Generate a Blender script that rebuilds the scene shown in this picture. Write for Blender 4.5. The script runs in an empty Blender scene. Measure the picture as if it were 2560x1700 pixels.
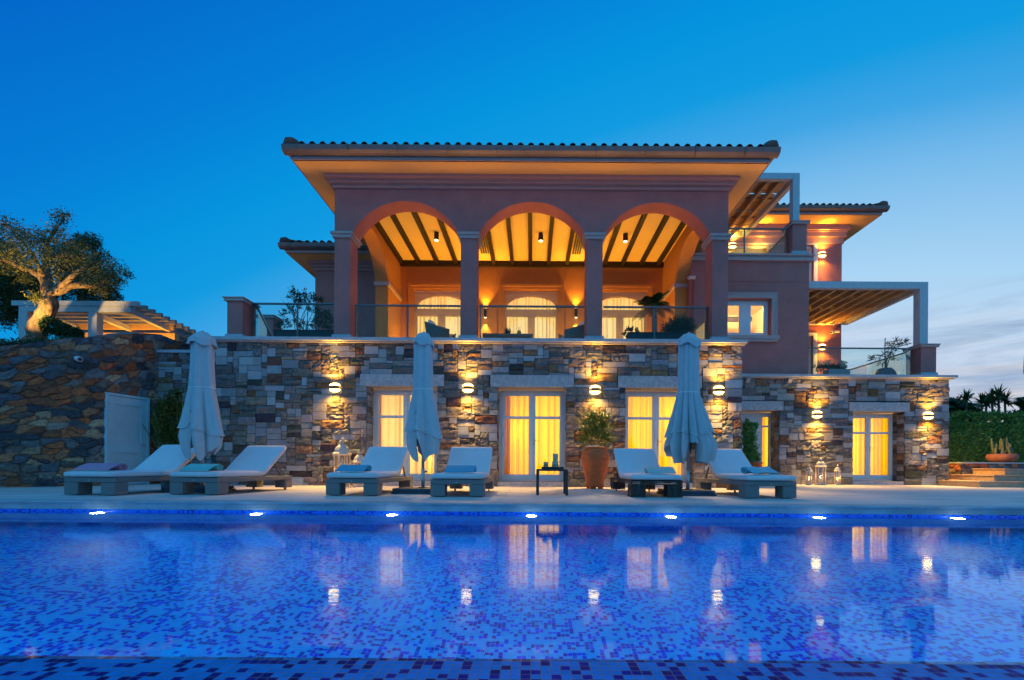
import bpy, math, random
import numpy as np
from mathutils import Vector, Matrix, noise as mnoise

R = math.radians
rng = random.Random(7)
nr = np.random.default_rng(11)
SC = bpy.context.scene
COL = SC.collection

# lamp powers (W)
P_UP, P_DN, P_EAVE, P_DECK = 112, 95, 320, 480
P_POOL, P_POOL2 = 88, 54
P_ROOM, P_ROOM_UP, P_WIN = 60, 60, 520
P_CYL, P_SPOT, P_COVE = 130, 90, 280
P_TREE, P_PERG, P_STEP, P_CANDLE = 1150, 42, 300, 4
BACK_SKY = (.08, .42, .84)

# ------------------------------------------------------------------ camera, sky, exposure
FPX, HX, HY, HC, ROLL = 1150.0, 1330.0, 1165.0, 0.543, 0.0065
cam_d = bpy.data.cameras.new("camera")
cam = bpy.data.objects.new("camera", cam_d)
COL.objects.link(cam)
cam.location = (0, 0, HC)
cam.rotation_euler = (math.pi / 2, -ROLL, 0)
cam_d.sensor_fit = 'HORIZONTAL'
cam_d.sensor_width = 36
cam_d.lens = 36 * FPX / 2560
cam_d.shift_x = -(HX - 1280) / 2560
cam_d.shift_y = (HY - 850) / 2560
cam_d.clip_start = 0.05
cam_d.clip_end = 3000
SC.camera = cam

SC.render.engine = 'CYCLES'
cy = SC.cycles
cy.use_denoising = True
cy.denoiser = 'OPENIMAGEDENOISE'
cy.max_bounces = 8
cy.diffuse_bounces = 3
cy.glossy_bounces = 4
cy.transmission_bounces = 8
cy.transparent_max_bounces = 16
cy.sample_clamp_indirect = 3.0
cy.caustics_reflective = False
cy.caustics_refractive = True
SC.view_settings.view_transform = 'Standard'
SC.view_settings.look = 'None'
SC.view_settings.exposure = 0.0
SC.view_settings.gamma = 1.0


def XZ(px, py, Y):
    """photo pixel -> world x, z on the plane at distance Y"""
    dx, dy = px - HX, py - HY
    return (dx + ROLL * dy) * Y / FPX, HC - (dy - ROLL * dx) * Y / FPX


def PX(px, py, Y):
    x, z = XZ(px, py, Y)
    return (x, Y, z)


def build_world():
    w = bpy.data.worlds.new("World")
    SC.world = w
    w.use_nodes = True
    nt = w.node_tree
    nt.nodes.clear()
    N, L = nt.nodes.new, nt.links.new
    out = N('ShaderNodeOutputWorld')
    bg = N('ShaderNodeBackground')
    tc = N('ShaderNodeTexCoord')
    sep = N('ShaderNodeSeparateXYZ')
    L(tc.outputs['Generated'], sep.inputs[0])

    def math_(op, a, b=None, clamp=False):
        m = N('ShaderNodeMath'); m.operation = op; m.use_clamp = clamp
        for i, v in enumerate((a, b)):
            if v is None: continue
            if isinstance(v, (int, float)): m.inputs[i].default_value = v
            else: L(v, m.inputs[i])
        return m.outputs[0]
    # glow of the set sun: azimuth 22 degrees right of the view, darkening with height
    dot = N('ShaderNodeVectorMath'); dot.operation = 'DOT_PRODUCT'
    L(tc.outputs['Generated'], dot.inputs[0])
    dot.inputs[1].default_value = (0.40, 0.917, -1.0)
    t = math_('MULTIPLY_ADD', dot.outputs['Value'], 1 / 2.0)
    t.node.inputs[2].default_value = 1.0 / 2.0          # ramp position = (t + 1) / 2
    ramp = N('ShaderNodeValToRGB')
    L(t, ramp.inputs[0])
    stops = [(-.95, (.03, .31, .82)), (-.35, (0.0, .125, .57)), (-.1, (0.0, .205, .67)), (.07, (0.0, .29, .73)), (.2, (.004, .325, .75)),
             (.3, (.05, .375, .78)), (.4, (.18, .49, .83)), (.6, (.40, .66, .90)), (.74, (.54, .68, .86)), (.88, (.66, .66, .76))]
    el = ramp.color_ramp.elements
    while len(el) < len(stops): el.new(0.5)
    for e, (p, c) in zip(el, stops):
        e.position = (p + 1) / 2
        e.color = (*c, 1)
    # the paler twilight arch on the other side of the sky
    back = N('ShaderNodeMapRange'); back.interpolation_type = 'SMOOTHSTEP'
    L(sep.outputs['Y'], back.inputs['Value'])
    back.inputs['From Min'].default_value = 0.1; back.inputs['From Max'].default_value = -0.75
    mixb = N('ShaderNodeMix'); mixb.data_type = 'RGBA'
    L(back.outputs[0], mixb.inputs[0]); L(ramp.outputs[0], mixb.inputs[6])
    mixb.inputs[7].default_value = (*BACK_SKY, 1)
    # thin cloud bands low on the right
    mp = N('ShaderNodeMapping'); mp.inputs['Scale'].default_value = (1.6, 1.6, 13.0)
    mp.inputs['Rotation'].default_value = (0, R(-7), 0)
    L(tc.outputs['Generated'], mp.inputs[0])
    ns = N('ShaderNodeTexNoise'); ns.inputs['Scale'].default_value = 2.3; ns.inputs['Detail'].default_value = 7
    ns.inputs['Roughness'].default_value = .62; ns.inputs['Distortion'].default_value = .5
    L(mp.outputs[0], ns.inputs['Vector'])
    cm = N('ShaderNodeMapRange'); cm.inputs['From Min'].default_value = .43; cm.inputs['From Max'].default_value = .63
    L(ns.outputs[0], cm.inputs['Value'])
    m1 = N('ShaderNodeMapRange'); m1.inputs['From Min'].default_value = .31; m1.inputs['From Max'].default_value = .2
    L(sep.outputs['Z'], m1.inputs['Value'])
    m2 = N('ShaderNodeMapRange'); m2.inputs['From Min'].default_value = .35; m2.inputs['From Max'].default_value = .7
    L(sep.outputs['X'], m2.inputs['Value'])
    mask = math_('MULTIPLY', math_('MULTIPLY', cm.outputs[0], m1.outputs[0]), m2.outputs[0])
    mixc = N('ShaderNodeMix'); mixc.data_type = 'RGBA'
    L(math_('MULTIPLY', mask, .95), mixc.inputs[0]); L(mixb.outputs[2], mixc.inputs[6])
    mixc.inputs[7].default_value = (.30, .42, .62, 1)
    ns2 = N('ShaderNodeTexNoise'); ns2.inputs['Scale'].default_value = 3.1; ns2.inputs['Detail'].default_value = 6
    mp2 = N('ShaderNodeMapping'); mp2.inputs['Scale'].default_value = (1.2, 1.2, 15.0); mp2.inputs['Location'].default_value = (3, 1, 5)
    mp2.inputs['Rotation'].default_value = (0, R(5), 0)
    L(tc.outputs['Generated'], mp2.inputs[0]); L(mp2.outputs[0], ns2.inputs['Vector'])
    cm2 = N('ShaderNodeMapRange'); cm2.inputs['From Min'].default_value = .45; cm2.inputs['From Max'].default_value = .65
    L(ns2.outputs[0], cm2.inputs['Value'])
    m3 = N('ShaderNodeMapRange'); m3.inputs['From Min'].default_value = .26; m3.inputs['From Max'].default_value = .1
    L(sep.outputs['Z'], m3.inputs['Value'])
    mask2 = math_('MULTIPLY', math_('MULTIPLY', cm2.outputs[0], m3.outputs[0]), m2.outputs[0])
    mixd = N('ShaderNodeMix'); mixd.data_type = 'RGBA'
    L(math_('MULTIPLY', mask2, .75), mixd.inputs[0]); L(mixc.outputs[2], mixd.inputs[6])
    mixd.inputs[7].default_value = (.80, .74, .72, 1)
    # physical sky with the sun just under the horizon, a faint addition
    sky = N('ShaderNodeTexSky'); sky.sky_type = 'NISHITA'; sky.sun_disc = False
    sky.sun_elevation = R(-2.5); sky.sun_rotation = R(22)
    sk = N('ShaderNodeVectorMath'); sk.operation = 'SCALE'; sk.inputs['Scale'].default_value = .02
    L(sky.outputs[0], sk.inputs[0])
    add = N('ShaderNodeVectorMath'); add.operation = 'ADD'
    L(mixd.outputs[2], add.inputs[0]); L(sk.outputs[0], add.inputs[1])
    L(add.outputs[0], bg.inputs['Color'])
    bg.inputs['Strength'].default_value = 1.0
    L(bg.outputs[0], out.inputs[0])


build_world()

# ------------------------------------------------------------------ mesh helpers
ORG = {}


class MB:
    def __init__(self):
        self.v, self.f, self.c = [], [], []
        self.arr = []          # numpy blocks (verts, faces, colours)

    def add(self, vs, fs, col=None):
        b = len(self.v)
        self.v.extend([tuple(p) for p in vs])
        self.f.extend([tuple(i + b for i in f) for f in fs])
        self.c.extend([col or (1, 1, 1, 1)] * len(vs))

    def box(self, x0, x1, y0, y1, z0, z1, col=None, mat=None):
        if x0 > x1: x0, x1 = x1, x0
        if y0 > y1: y0, y1 = y1, y0
        if z0 > z1: z0, z1 = z1, z0
        vs = [(x0, y0, z0), (x1, y0, z0), (x1, y1, z0), (x0, y1, z0), (x0, y0, z1), (x1, y0, z1), (x1, y1, z1), (x0, y1, z1)]
        if mat is not None: vs = [mat @ Vector(p) for p in vs]
        self.add(vs, [(0, 3, 2, 1), (4, 5, 6, 7), (0, 1, 5, 4), (1, 2, 6, 5), (2, 3, 7, 6), (3, 0, 4, 7)], col)

    def bar(self, p, q, w, h, up=(0, 0, 1)):
        """a square bar from p to q, w wide, h tall"""
        p, q = Vector(p), Vector(q)
        d = (q - p).normalized()
        s = d.cross(Vector(up))
        s = s.normalized() if s.length > 1e-6 else Vector((1, 0, 0))
        u = s.cross(d).normalized()
        vs = []
        for c in (p, q):
            for a, b in ((-1, -1), (1, -1), (1, 1), (-1, 1)):
                vs.append(c + s * a * w / 2 + u * b * h / 2)
        self.add(vs, [(3, 2, 1, 0), (4, 5, 6, 7), (0, 1, 5, 4), (1, 2, 6, 5), (2, 3, 7, 6), (3, 0, 4, 7)])

    def tube(self, pts, rad, n=8, cap=True, col=None):
        pts = [Vector(p) for p in pts]
        rads = rad if isinstance(rad, (list, tuple)) else [rad] * len(pts)
        vs, fs = [], []
        ref = None
        for i, p in enumerate(pts):
            d = (pts[min(i + 1, len(pts) - 1)] - pts[max(i - 1, 0)])
            d = d.normalized() if d.length > 1e-9 else Vector((0, 0, 1))
            if ref is None:
                ref = Vector((0, 0, 1)) if abs(d.z) < .9 else Vector((1, 0, 0))
            s = d.cross(ref).normalized(); u = s.cross(d).normalized()
            ref = u
            for k in range(n):
                a = 2 * math.pi * k / n
                vs.append(p + (s * math.cos(a) + u * math.sin(a)) * rads[i])
        for i in range(len(pts) - 1):
            for k in range(n):
                k2 = (k + 1) % n
                fs.append((i * n + k, i * n + k2, (i + 1) * n + k2, (i + 1) * n + k))
        if cap:
            fs.append(tuple(range(n - 1, -1, -1)))
            fs.append(tuple((len(pts) - 1) * n + k for k in range(n)))
        self.add(vs, fs, col)

    def lathe(self, prof, cx, cy_, n=24, sq=False, wob=0.0, z0=0.0):
        """prof: list of (r, z)"""
        vs, fs = [], []
        for r, z in prof:
            for k in range(n):
                a = 2 * math.pi * (k + (.5 if sq else 0)) / n
                rr = r * (1 + wob * (mnoise.noise(Vector((math.cos(a) * 2, math.sin(a) * 2, z * 5)))))
                vs.append((cx + rr * math.cos(a), cy_ + rr * math.sin(a), z + z0))
        for i in range(len(prof) - 1):
            for k in range(n):
                k2 = (k + 1) % n
                fs.append((i * n + k, i * n + k2, (i + 1) * n + k2, (i + 1) * n + k))
        fs.append(tuple(range(n - 1, -1, -1)))
        fs.append(tuple((len(prof) - 1) * n + k for k in range(n)))
        self.add(vs, fs)

    def prism(self, poly, axis, a0, a1):
        """extrude a 2D polygon along an axis: 'x' -> poly (y, z); 'y' -> poly (x, z); 'z' -> poly (x, y)"""
        n = len(poly)
        def P(p, a):
            return (a, p[0], p[1]) if axis == 'x' else (p[0], a, p[1]) if axis == 'y' else (p[0], p[1], a)
        vs = [P(p, a0) for p in poly] + [P(p, a1) for p in poly]
        fs = [tuple(range(n)), tuple(range(2 * n - 1, n - 1, -1))]
        for i in range(n):
            j = (i + 1) % n
            fs.append((i, i + n, j + n, j))
        self.add(vs, fs)

    def grid(self, P, nu, nv, closed=False, col=None):
        """P: function (i, j) -> point"""
        vs = [P(i, j) for j in range(nv) for i in range(nu)]
        fs = []
        for j in range(nv - 1):
            for i in range(nu - (0 if closed else 1)):
                i2 = (i + 1) % nu
                fs.append((j * nu + i, j * nu + i2, (j + 1) * nu + i2, (j + 1) * nu + i))
        self.add(vs, fs, col)

    def arch(self, pts, ztop, mp, d0, d1):
        """wall above an arch curve; pts (u, z) left to right; mp(u, z, d) -> xyz; between depths d0 and d1"""
        n = len(pts)
        vs = []
        for (u, z) in pts:
            vs += [mp(u, z, d0), mp(u, ztop, d0), mp(u, ztop, d1), mp(u, z, d1)]
        fs = []
        for i in range(n - 1):
            a, b = 4 * i, 4 * (i + 1)
            fs += [(a, b, b + 1, a + 1), (a + 1, b + 1, b + 2, a + 2), (a + 2, b + 2, b + 3, a + 3), (a + 3, b + 3, b, a)]
        fs += [(0, 1, 2, 3), (4 * n - 1, 4 * n - 2, 4 * n - 3, 4 * n - 4)]
        self.add(vs, fs)

    def build(self, name, mat, parent=None, smooth=False, bevel=0, seg=2, subsurf=0, solid=0, color=False):
        me = bpy.data.meshes.new(name)
        o3 = ORG.get(parent.name, (0, 0, 0)) if parent else (0, 0, 0)
        if self.arr:
            V = [np.array(self.v, dtype=np.float64).reshape(-1, 3)] if self.v else []
            F = list(self.f); C = [np.array(self.c, dtype=np.float64).reshape(-1, 4)] if self.c else []
            base = len(self.v)
            for (v, f, c) in self.arr:
                V.append(v); F.extend((f + base).tolist()); C.append(c); base += len(v)
            V = np.concatenate(V); C = np.concatenate(C)
        else:
            V = np.array(self.v, dtype=np.float64).reshape(-1, 3); F = self.f
            C = np.array(self.c, dtype=np.float64).reshape(-1, 4)
        V = V - np.array(o3)
        me.from_pydata(V.tolist(), [], F)
        if color:
            at = me.color_attributes.new("Col", 'FLOAT_COLOR', 'POINT')
            at.data.foreach_set("color", C.astype(np.float32).ravel())
        me.validate()
        me.update()
        if smooth:
            for p in me.polygons: p.use_smooth = True
        me.materials.append(mat)
        o = bpy.data.objects.new(name, me)
        COL.objects.link(o)
        if parent:
            o.parent = parent
        ORG[o.name] = o3
        if solid:
            m = o.modifiers.new("solid", 'SOLIDIFY'); m.thickness = solid; m.offset = 0
        if bevel:
            m = o.modifiers.new("bevel", 'BEVEL'); m.width = bevel; m.segments = seg; m.limit_method = 'ANGLE'; m.angle_limit = R(40)
        if subsurf:
            m = o.modifiers.new("sub", 'SUBSURF'); m.levels = subsurf; m.render_levels = subsurf
        return o


def tag(o, label, cat, group=None):
    o['label'] = label; o['category'] = cat
    if group: o['group'] = group
    return o


def structure(o):
    o['kind'] = 'structure'
    return o


def thing(name, label, cat, loc=(0, 0, 0), group=None):
    o = bpy.data.objects.new(name, None)
    COL.objects.link(o)
    o.location = loc
    ORG[o.name] = tuple(loc)
    return tag(o, label, cat, group)


def copy_tree(o, parent=None):
    c = o.copy()
    COL.objects.link(c)
    ORG[c.name] = ORG.get(o.name, (0, 0, 0))
    if parent: c.parent = parent
    for ch in list(o.children):
        copy_tree(ch, c)
    return c


def lamp(kind, name, loc, energy, color, parent=None, **kw):
    d = bpy.data.lights.new(name, kind)
    d.energy = energy; d.color = color
    rot = kw.pop('rot', None)
    for k, v in kw.items(): setattr(d, k, v)
    o = bpy.data.objects.new(name, d)
    COL.objects.link(o)
    o3 = (0, 0, 0)
    if parent:
        o.parent = parent; o3 = ORG.get(parent.name, (0, 0, 0))
    o.location = tuple(a - b for a, b in zip(loc, o3))
    if rot: o.rotation_euler = rot
    return o


# ------------------------------------------------------------------ materials
def new_mat(name):
    m = bpy.data.materials.new(name)
    m.use_nodes = True
    nt = m.node_tree
    b = nt.nodes['Principled BSDF']
    return m, nt, b


def mat(name, col, rough=.6, metal=0, var=.12, vscale=3.0, bump=0.0, bscale=30.0, spec=.4, detail=5, coat=0, stretch=(1, 1, 1), dirt=None, island=0.0):
    m, nt, b = new_mat(name)
    N, L = nt.nodes.new, nt.links.new
    b.inputs['Roughness'].default_value = rough
    b.inputs['Metallic'].default_value = metal
    b.inputs['Specular IOR Level'].default_value = spec
    b.inputs['Coat Weight'].default_value = coat
    tc = N('ShaderNodeTexCoord')
    mp = N('ShaderNodeMapping'); mp.inputs['Scale'].default_value = stretch
    L(tc.outputs['Object'], mp.inputs[0])
    ns = N('ShaderNodeTexNoise'); ns.inputs['Scale'].default_value = vscale; ns.inputs['Detail'].default_value = detail
    ns.inputs['Roughness'].default_value = .65
    L(mp.outputs[0], ns.inputs['Vector'])
    rp = N('ShaderNodeValToRGB')
    lo = [max(0, c * (1 - var * 1.6)) for c in col]; hi = [min(1, c * (1 + var * 1.3)) for c in col]
    rp.color_ramp.elements[0].position = .25; rp.color_ramp.elements[1].position = .75
    rp.color_ramp.elements[0].color = (*lo, 1); rp.color_ramp.elements[1].color = (*hi, 1)
    if dirt:
        e = rp.color_ramp.elements.new(.35); e.color = (*dirt, 1)
    L(ns.outputs[0], rp.inputs[0])
    if island:                        # every slab or tile its own slight tone
        geo = N('ShaderNodeNewGeometry')
        mr = N('ShaderNodeMapRange'); mr.inputs['To Min'].default_value = 1 - island; mr.inputs['To Max'].default_value = 1 + island
        L(geo.outputs['Random Per Island'], mr.inputs['Value'])
        vm = N('ShaderNodeVectorMath'); vm.operation = 'SCALE'
        L(rp.outputs[0], vm.inputs[0]); L(mr.outputs[0], vm.inputs['Scale'])
        L(vm.outputs[0], b.inputs['Base Color'])
    else:
        L(rp.outputs[0], b.inputs['Base Color'])
    if bump:
        n2 = N('ShaderNodeTexNoise'); n2.inputs['Scale'].default_value = bscale; n2.inputs['Detail'].default_value = 4
        L(mp.outputs[0], n2.inputs['Vector'])
        bp = N('ShaderNodeBump'); bp.inputs['Strength'].default_value = bump; bp.inputs['Distance'].default_value = .02
        L(n2.outputs[0], bp.inputs['Height']); L(bp.outputs[0], b.inputs['Normal'])
    return m


def mat_stone_attr(name, rough_bump=.6, bscale=22):
    """stone whose colour comes from each block (point colour), broken up by grain and veins; alpha = how rough the split face is"""
    m, nt, b = new_mat(name)
    N, L = nt.nodes.new, nt.links.new
    at = N('ShaderNodeVertexColor'); at.layer_name = "Col"
    tc = N('ShaderNodeTexCoord')
    ns = N('ShaderNodeTexNoise'); ns.inputs['Scale'].default_value = 9; ns.inputs['Detail'].default_value = 8; ns.inputs['Roughness'].default_value = .7
    ns.inputs['Distortion'].default_value = 1.2
    L(tc.outputs['Object'], ns.inputs['Vector'])
    rp = N('ShaderNodeValToRGB')
    rp.color_ramp.elements[0].position = .3; rp.color_ramp.elements[0].color = (.35, .33, .34, 1)
    rp.color_ramp.elements[1].position = .7; rp.color_ramp.elements[1].color = (1.5, 1.4, 1.3, 1)
    L(ns.outputs[0], rp.inputs[0])
    mix = N('ShaderNodeMix'); mix.data_type = 'RGBA'; mix.blend_type = 'MULTIPLY'
    f = N('ShaderNodeMath'); f.operation = 'MULTIPLY_ADD'; f.inputs[1].default_value = .75; f.inputs[2].default_value = .22
    L(at.outputs['Alpha'], f.inputs[0]); L(f.outputs[0], mix.inputs[0])
    L(at.outputs['Color'], mix.inputs[6]); L(rp.outputs[0], mix.inputs[7])
    L(mix.outputs[2], b.inputs['Base Color'])
    b.inputs['Roughness'].default_value = .75
    n2 = N('ShaderNodeTexNoise'); n2.inputs['Scale'].default_value = bscale; n2.inputs['Detail'].default_value = 6; n2.inputs['Roughness'].default_value = .65
    mp = N('ShaderNodeMapping'); mp.inputs['Scale'].default_value = (1, 1, 1.5); mp.inputs['Rotation'].default_value = (0, R(25), 0)
    L(tc.outputs['Object'], mp.inputs[0]); L(mp.outputs[0], n2.inputs['Vector'])
    bp = N('ShaderNodeBump'); bp.inputs['Distance'].default_value = .03
    s = N('ShaderNodeMath'); s.operation = 'MULTIPLY_ADD'; s.inputs[1].default_value = rough_bump; s.inputs[2].default_value = .08
    L(at.outputs['Alpha'], s.inputs[0]); L(s.outputs[0], bp.inputs['Strength'])
    L(n2.outputs[0], bp.inputs['Height']); L(bp.outputs[0], b.inputs['Normal'])
    return m


def mat_mosaic(name, light, dark, grout, pitch=.034, frac=.40, rough=.25, gloss=.5, axes=('X', 'Y'), wet=0.0):
    m, nt, b = new_mat(name)
    N, L = nt.nodes.new, nt.links.new
    geo = N('ShaderNodeNewGeometry')
    sep = N('ShaderNodeSeparateXYZ'); L(geo.outputs['Position'], sep.inputs[0])
    def mt(op, a, v=None):
        q = N('ShaderNodeMath'); q.operation = op
        L(a, q.inputs[0])
        if v is not None: q.inputs[1].default_value = v
        return q.outputs[0]
    cells, fr = [], []
    for ax in axes:
        u = mt('DIVIDE', sep.outputs[ax], pitch)
        cells.append(mt('FLOOR', u)); fr.append(mt('FRACT', u))
    cmb = N('ShaderNodeCombineXYZ')
    L(cells[0], cmb.inputs[0]); L(cells[1], cmb.inputs[1])
    wn = N('ShaderNodeTexWhiteNoise'); wn.noise_dimensions = '3D'
    L(cmb.outputs[0], wn.inputs['Vector'])
    isdark = mt('LESS_THAN', wn.outputs['Value'], frac)
    cmb2 = N('ShaderNodeVectorMath'); cmb2.operation = 'ADD'; cmb2.inputs[1].default_value = (37.3, 11.9, 5.1)
    L(cmb.outputs[0], cmb2.inputs[0])
    wn2 = N('ShaderNodeTexWhiteNoise'); wn2.noise_dimensions = '3D'; L(cmb2.outputs[0], wn2.inputs['Vector'])
    def shade(c, v):
        r = N('ShaderNodeMix'); r.data_type = 'RGBA'
        L(wn2.outputs['Value'], r.inputs[0])
        r.inputs[6].default_value = (*[x * (1 - v) for x in c], 1); r.inputs[7].default_value = (*[min(1, x * (1 + v)) for x in c], 1)
        return r.outputs[2]
    mx = N('ShaderNodeMix'); mx.data_type = 'RGBA'
    L(isdark, mx.inputs[0]); L(shade(light, .10), mx.inputs[6]); L(shade(dark, .45), mx.inputs[7])
    g = .045
    edges = []
    for f in fr:
        a = mt('LESS_THAN', f, g)
        c = mt('GREATER_THAN', f, 1 - g)
        q = N('ShaderNodeMath'); q.operation = 'MAXIMUM'; L(a, q.inputs[0]); L(c, q.inputs[1]); edges.append(q.outputs[0])
    q = N('ShaderNodeMath'); q.operation = 'MAXIMUM'; L(edges[0], q.inputs[0]); L(edges[1], q.inputs[1])
    mg = N('ShaderNodeMix'); mg.data_type = 'RGBA'
    L(q.outputs[0], mg.inputs[0]); L(mx.outputs[2], mg.inputs[6]); mg.inputs[7].default_value = (*grout, 1)
    L(mg.outputs[2], b.inputs['Base Color'])
    b.inputs['Roughness'].default_value = rough
    b.inputs['Specular IOR Level'].default_value = gloss
    if wet:
        ns = N('ShaderNodeTexNoise'); ns.inputs['Scale'].default_value = 160; ns.inputs['Detail'].default_value = 3
        L(geo.outputs['Position'], ns.inputs['Vector'])
        sub = N('ShaderNodeMath'); sub.operation = 'MULTIPLY_ADD'; sub.inputs[1].default_value = -.6
        L(q.outputs[0], sub.inputs[0]); L(ns.outputs[0], sub.inputs[2])
        bp = N('ShaderNodeBump'); bp.inputs['Strength'].default_value = wet; bp.inputs['Distance'].default_value = .004
        L(sub.outputs[0], bp.inputs['Height']); L(bp.outputs[0], b.inputs['Normal'])
    return m


def mat_water():
    m, nt, b = new_mat("water")
    N, L = nt.nodes.new, nt.links.new
    nt.nodes.remove(b)
    out = nt.nodes['Material Output']
    geo = N('ShaderNodeNewGeometry')
    mp = N('ShaderNodeMapping'); mp.inputs['Scale'].default_value = (1.3, 4.0, 1)
    L(geo.outputs['Position'], mp.inputs[0])
    ns = N('ShaderNodeTexNoise'); ns.inputs['Scale'].default_value = 5.0; ns.inputs['Detail'].default_value = 3
    L(mp.outputs[0], ns.inputs['Vector'])
    bp = N('ShaderNodeBump'); bp.inputs['Strength'].default_value = .010; bp.inputs['Distance'].default_value = .05
    L(ns.outputs[0], bp.inputs['Height'])
    gl = N('ShaderNodeBsdfGlossy'); gl.inputs['Roughness'].default_value = .028; gl.inputs['Color'].default_value = (.66, .86, 1, 1)
    L(bp.outputs[0], gl.inputs['Normal'])
    rf = N('ShaderNodeBsdfRefraction'); rf.inputs['IOR'].default_value = 1.333; rf.inputs['Roughness'].default_value = .0
    rf.inputs['Color'].default_value = (.9, .97, 1, 1)
    bp2 = N('ShaderNodeBump'); bp2.inputs['Strength'].default_value = .006; bp2.inputs['Distance'].default_value = .05
    L(ns.outputs[0], bp2.inputs['Height']); L(bp2.outputs[0], rf.inputs['Normal'])
    fr = N('ShaderNodeFresnel'); fr.inputs['IOR'].default_value = 1.333
    mx = N('ShaderNodeMixShader')
    L(fr.outputs[0], mx.inputs[0]); L(rf.outputs[0], mx.inputs[1]); L(gl.outputs[0], mx.inputs[2])
    L(mx.outputs[0], out.inputs['Surface'])
    return m


def mat_glass(name, tint=(.9, .96, .97), refl=.12, rough=.0, k=.8):
    m, nt, b = new_mat(name)
    N, L = nt.nodes.new, nt.links.new
    nt.nodes.remove(b)
    out = nt.nodes['Material Output']
    tr = N('ShaderNodeBsdfTransparent'); tr.inputs[0].default_value = (*tint, 1)
    gl = N('ShaderNodeBsdfGlossy'); gl.inputs['Roughness'].default_value = rough
    fr = N('ShaderNodeFresnel'); fr.inputs['IOR'].default_value = 1.45
    mul = N('ShaderNodeMath'); mul.operation = 'MULTIPLY_ADD'; mul.inputs[1].default_value = k; mul.inputs[2].default_value = refl * .3
    L(fr.outputs[0], mul.inputs[0])
    mx = N('ShaderNodeMixShader')
    L(mul.outputs[0], mx.inputs[0]); L(tr.outputs[0], mx.inputs[1]); L(gl.outputs[0], mx.inputs[2])
    L(mx.outputs[0], out.inputs['Surface'])
    return m


def mat_curtain(name, col, trans=.75):
    m, nt, b = new_mat(name)
    N, L = nt.nodes.new, nt.links.new
    nt.nodes.remove(b)
    out = nt.nodes['Material Output']
    d = N('ShaderNodeBsdfDiffuse'); d.inputs[0].default_value = (*col, 1)
    t = N('ShaderNodeBsdfTranslucent'); t.inputs[0].default_value = (*col, 1)
    mx = N('ShaderNodeMixShader'); mx.inputs[0].default_value = trans
    L(d.outputs[0], mx.inputs[1]); L(t.outputs[0], mx.inputs[2]); L(mx.outputs[0], out.inputs['Surface'])
    return m


def mat_leaf(name, a, b_, rough=.5):
    m, nt, b = new_mat(name)
    N, L = nt.nodes.new, nt.links.new
    geo = N('ShaderNodeNewGeometry')
    rp = N('ShaderNodeValToRGB')
    rp.color_ramp.elements[0].color = (*a, 1); rp.color_ramp.elements[1].color = (*b_, 1)
    L(geo.outputs['Random Per Island'], rp.inputs[0])
    L(rp.outputs[0], b.inputs['Base Color'])
    b.inputs['Roughness'].default_value = rough
    b.inputs['Specular IOR Level'].default_value = .25
    return m


def mat_emit(name, col, s):
    m, nt, b = new_mat(name)
    b.inputs['Base Color'].default_value = (*col, 1)
    b.inputs['Emission Color'].default_value = (*col, 1)
    b.inputs['Emission Strength'].default_value = s
    return m


def mat_weave(name, c1, c2, sc=26):
    m, nt, b = new_mat(name)
    N, L = nt.nodes.new, nt.links.new
    tc = N('ShaderNodeTexCoord')
    def wave(d):
        w = N('ShaderNodeTexWave'); w.wave_type = 'BANDS'; w.bands_direction = d
        w.inputs['Scale'].default_value = sc; w.inputs['Distortion'].default_value = 1.0; w.inputs['Detail'].default_value = 1
        L(tc.outputs['Object'], w.inputs['Vector'])
        return w.outputs['Color']
    mu = N('ShaderNodeMix'); mu.data_type = 'RGBA'; mu.blend_type = 'DIFFERENCE'; mu.inputs[0].default_value = 1
    wz = wave('Z')
    ws = N('ShaderNodeMix'); ws.data_type = 'RGBA'; ws.inputs[0].default_value = .5
    L(wave('X'), ws.inputs[6]); L(wave('Y'), ws.inputs[7])
    L(wz, mu.inputs[6]); L(ws.outputs[2], mu.inputs[7])
    rp = N('ShaderNodeValToRGB')
    rp.color_ramp.elements[0].color = (*c1, 1); rp.color_ramp.elements[1].color = (*c2, 1)
    rp.color_ramp.elements[0].position = .1; rp.color_ramp.elements[1].position = .6
    L(mu.outputs[2], rp.inputs[0]); L(rp.outputs[0], b.inputs['Base Color'])
    bp = N('ShaderNodeBump'); bp.inputs['Strength'].default_value = .6; bp.inputs['Distance'].default_value = .006
    L(mu.outputs[2], bp.inputs['Height']); L(bp.outputs[0], b.inputs['Normal'])
    b.inputs['Roughness'].default_value = .6
    return m


WARM = (1.0, .47, .045)
WARM2 = (1.0, .60, .16)
MT = {}
MT['terracotta'] = mat("terracotta_plaster", (.51, .178, .155), .9, var=.10, vscale=2.2, bump=.35, bscale=90)
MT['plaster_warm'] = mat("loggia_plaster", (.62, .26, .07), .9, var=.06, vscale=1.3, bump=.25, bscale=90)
MT['moulding'] = mat("moulding_stone", (.50, .37, .35), .8, var=.06, vscale=2, bump=.15, bscale=60)
MT['cornice'] = mat("cornice_plaster", (.52, .27, .24), .85, var=.05, vscale=2, bump=.15, bscale=60)
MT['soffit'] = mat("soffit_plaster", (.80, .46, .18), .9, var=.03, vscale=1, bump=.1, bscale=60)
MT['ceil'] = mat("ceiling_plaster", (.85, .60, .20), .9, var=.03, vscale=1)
MT['beam'] = mat("dark_beam_wood", (.020, .009, .005), .6, var=.3, vscale=4, stretch=(6, .6, 6), bump=.2, bscale=20)
MT['slab'] = mat("terrace_slab_stone", (.42, .46, .50), .7, var=.12, vscale=4, bump=.2, bscale=50)
MT['lintel'] = mat("lintel_stone", (.44, .42, .43), .75, var=.25, vscale=14, bump=.4, bscale=40, detail=8)
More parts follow.
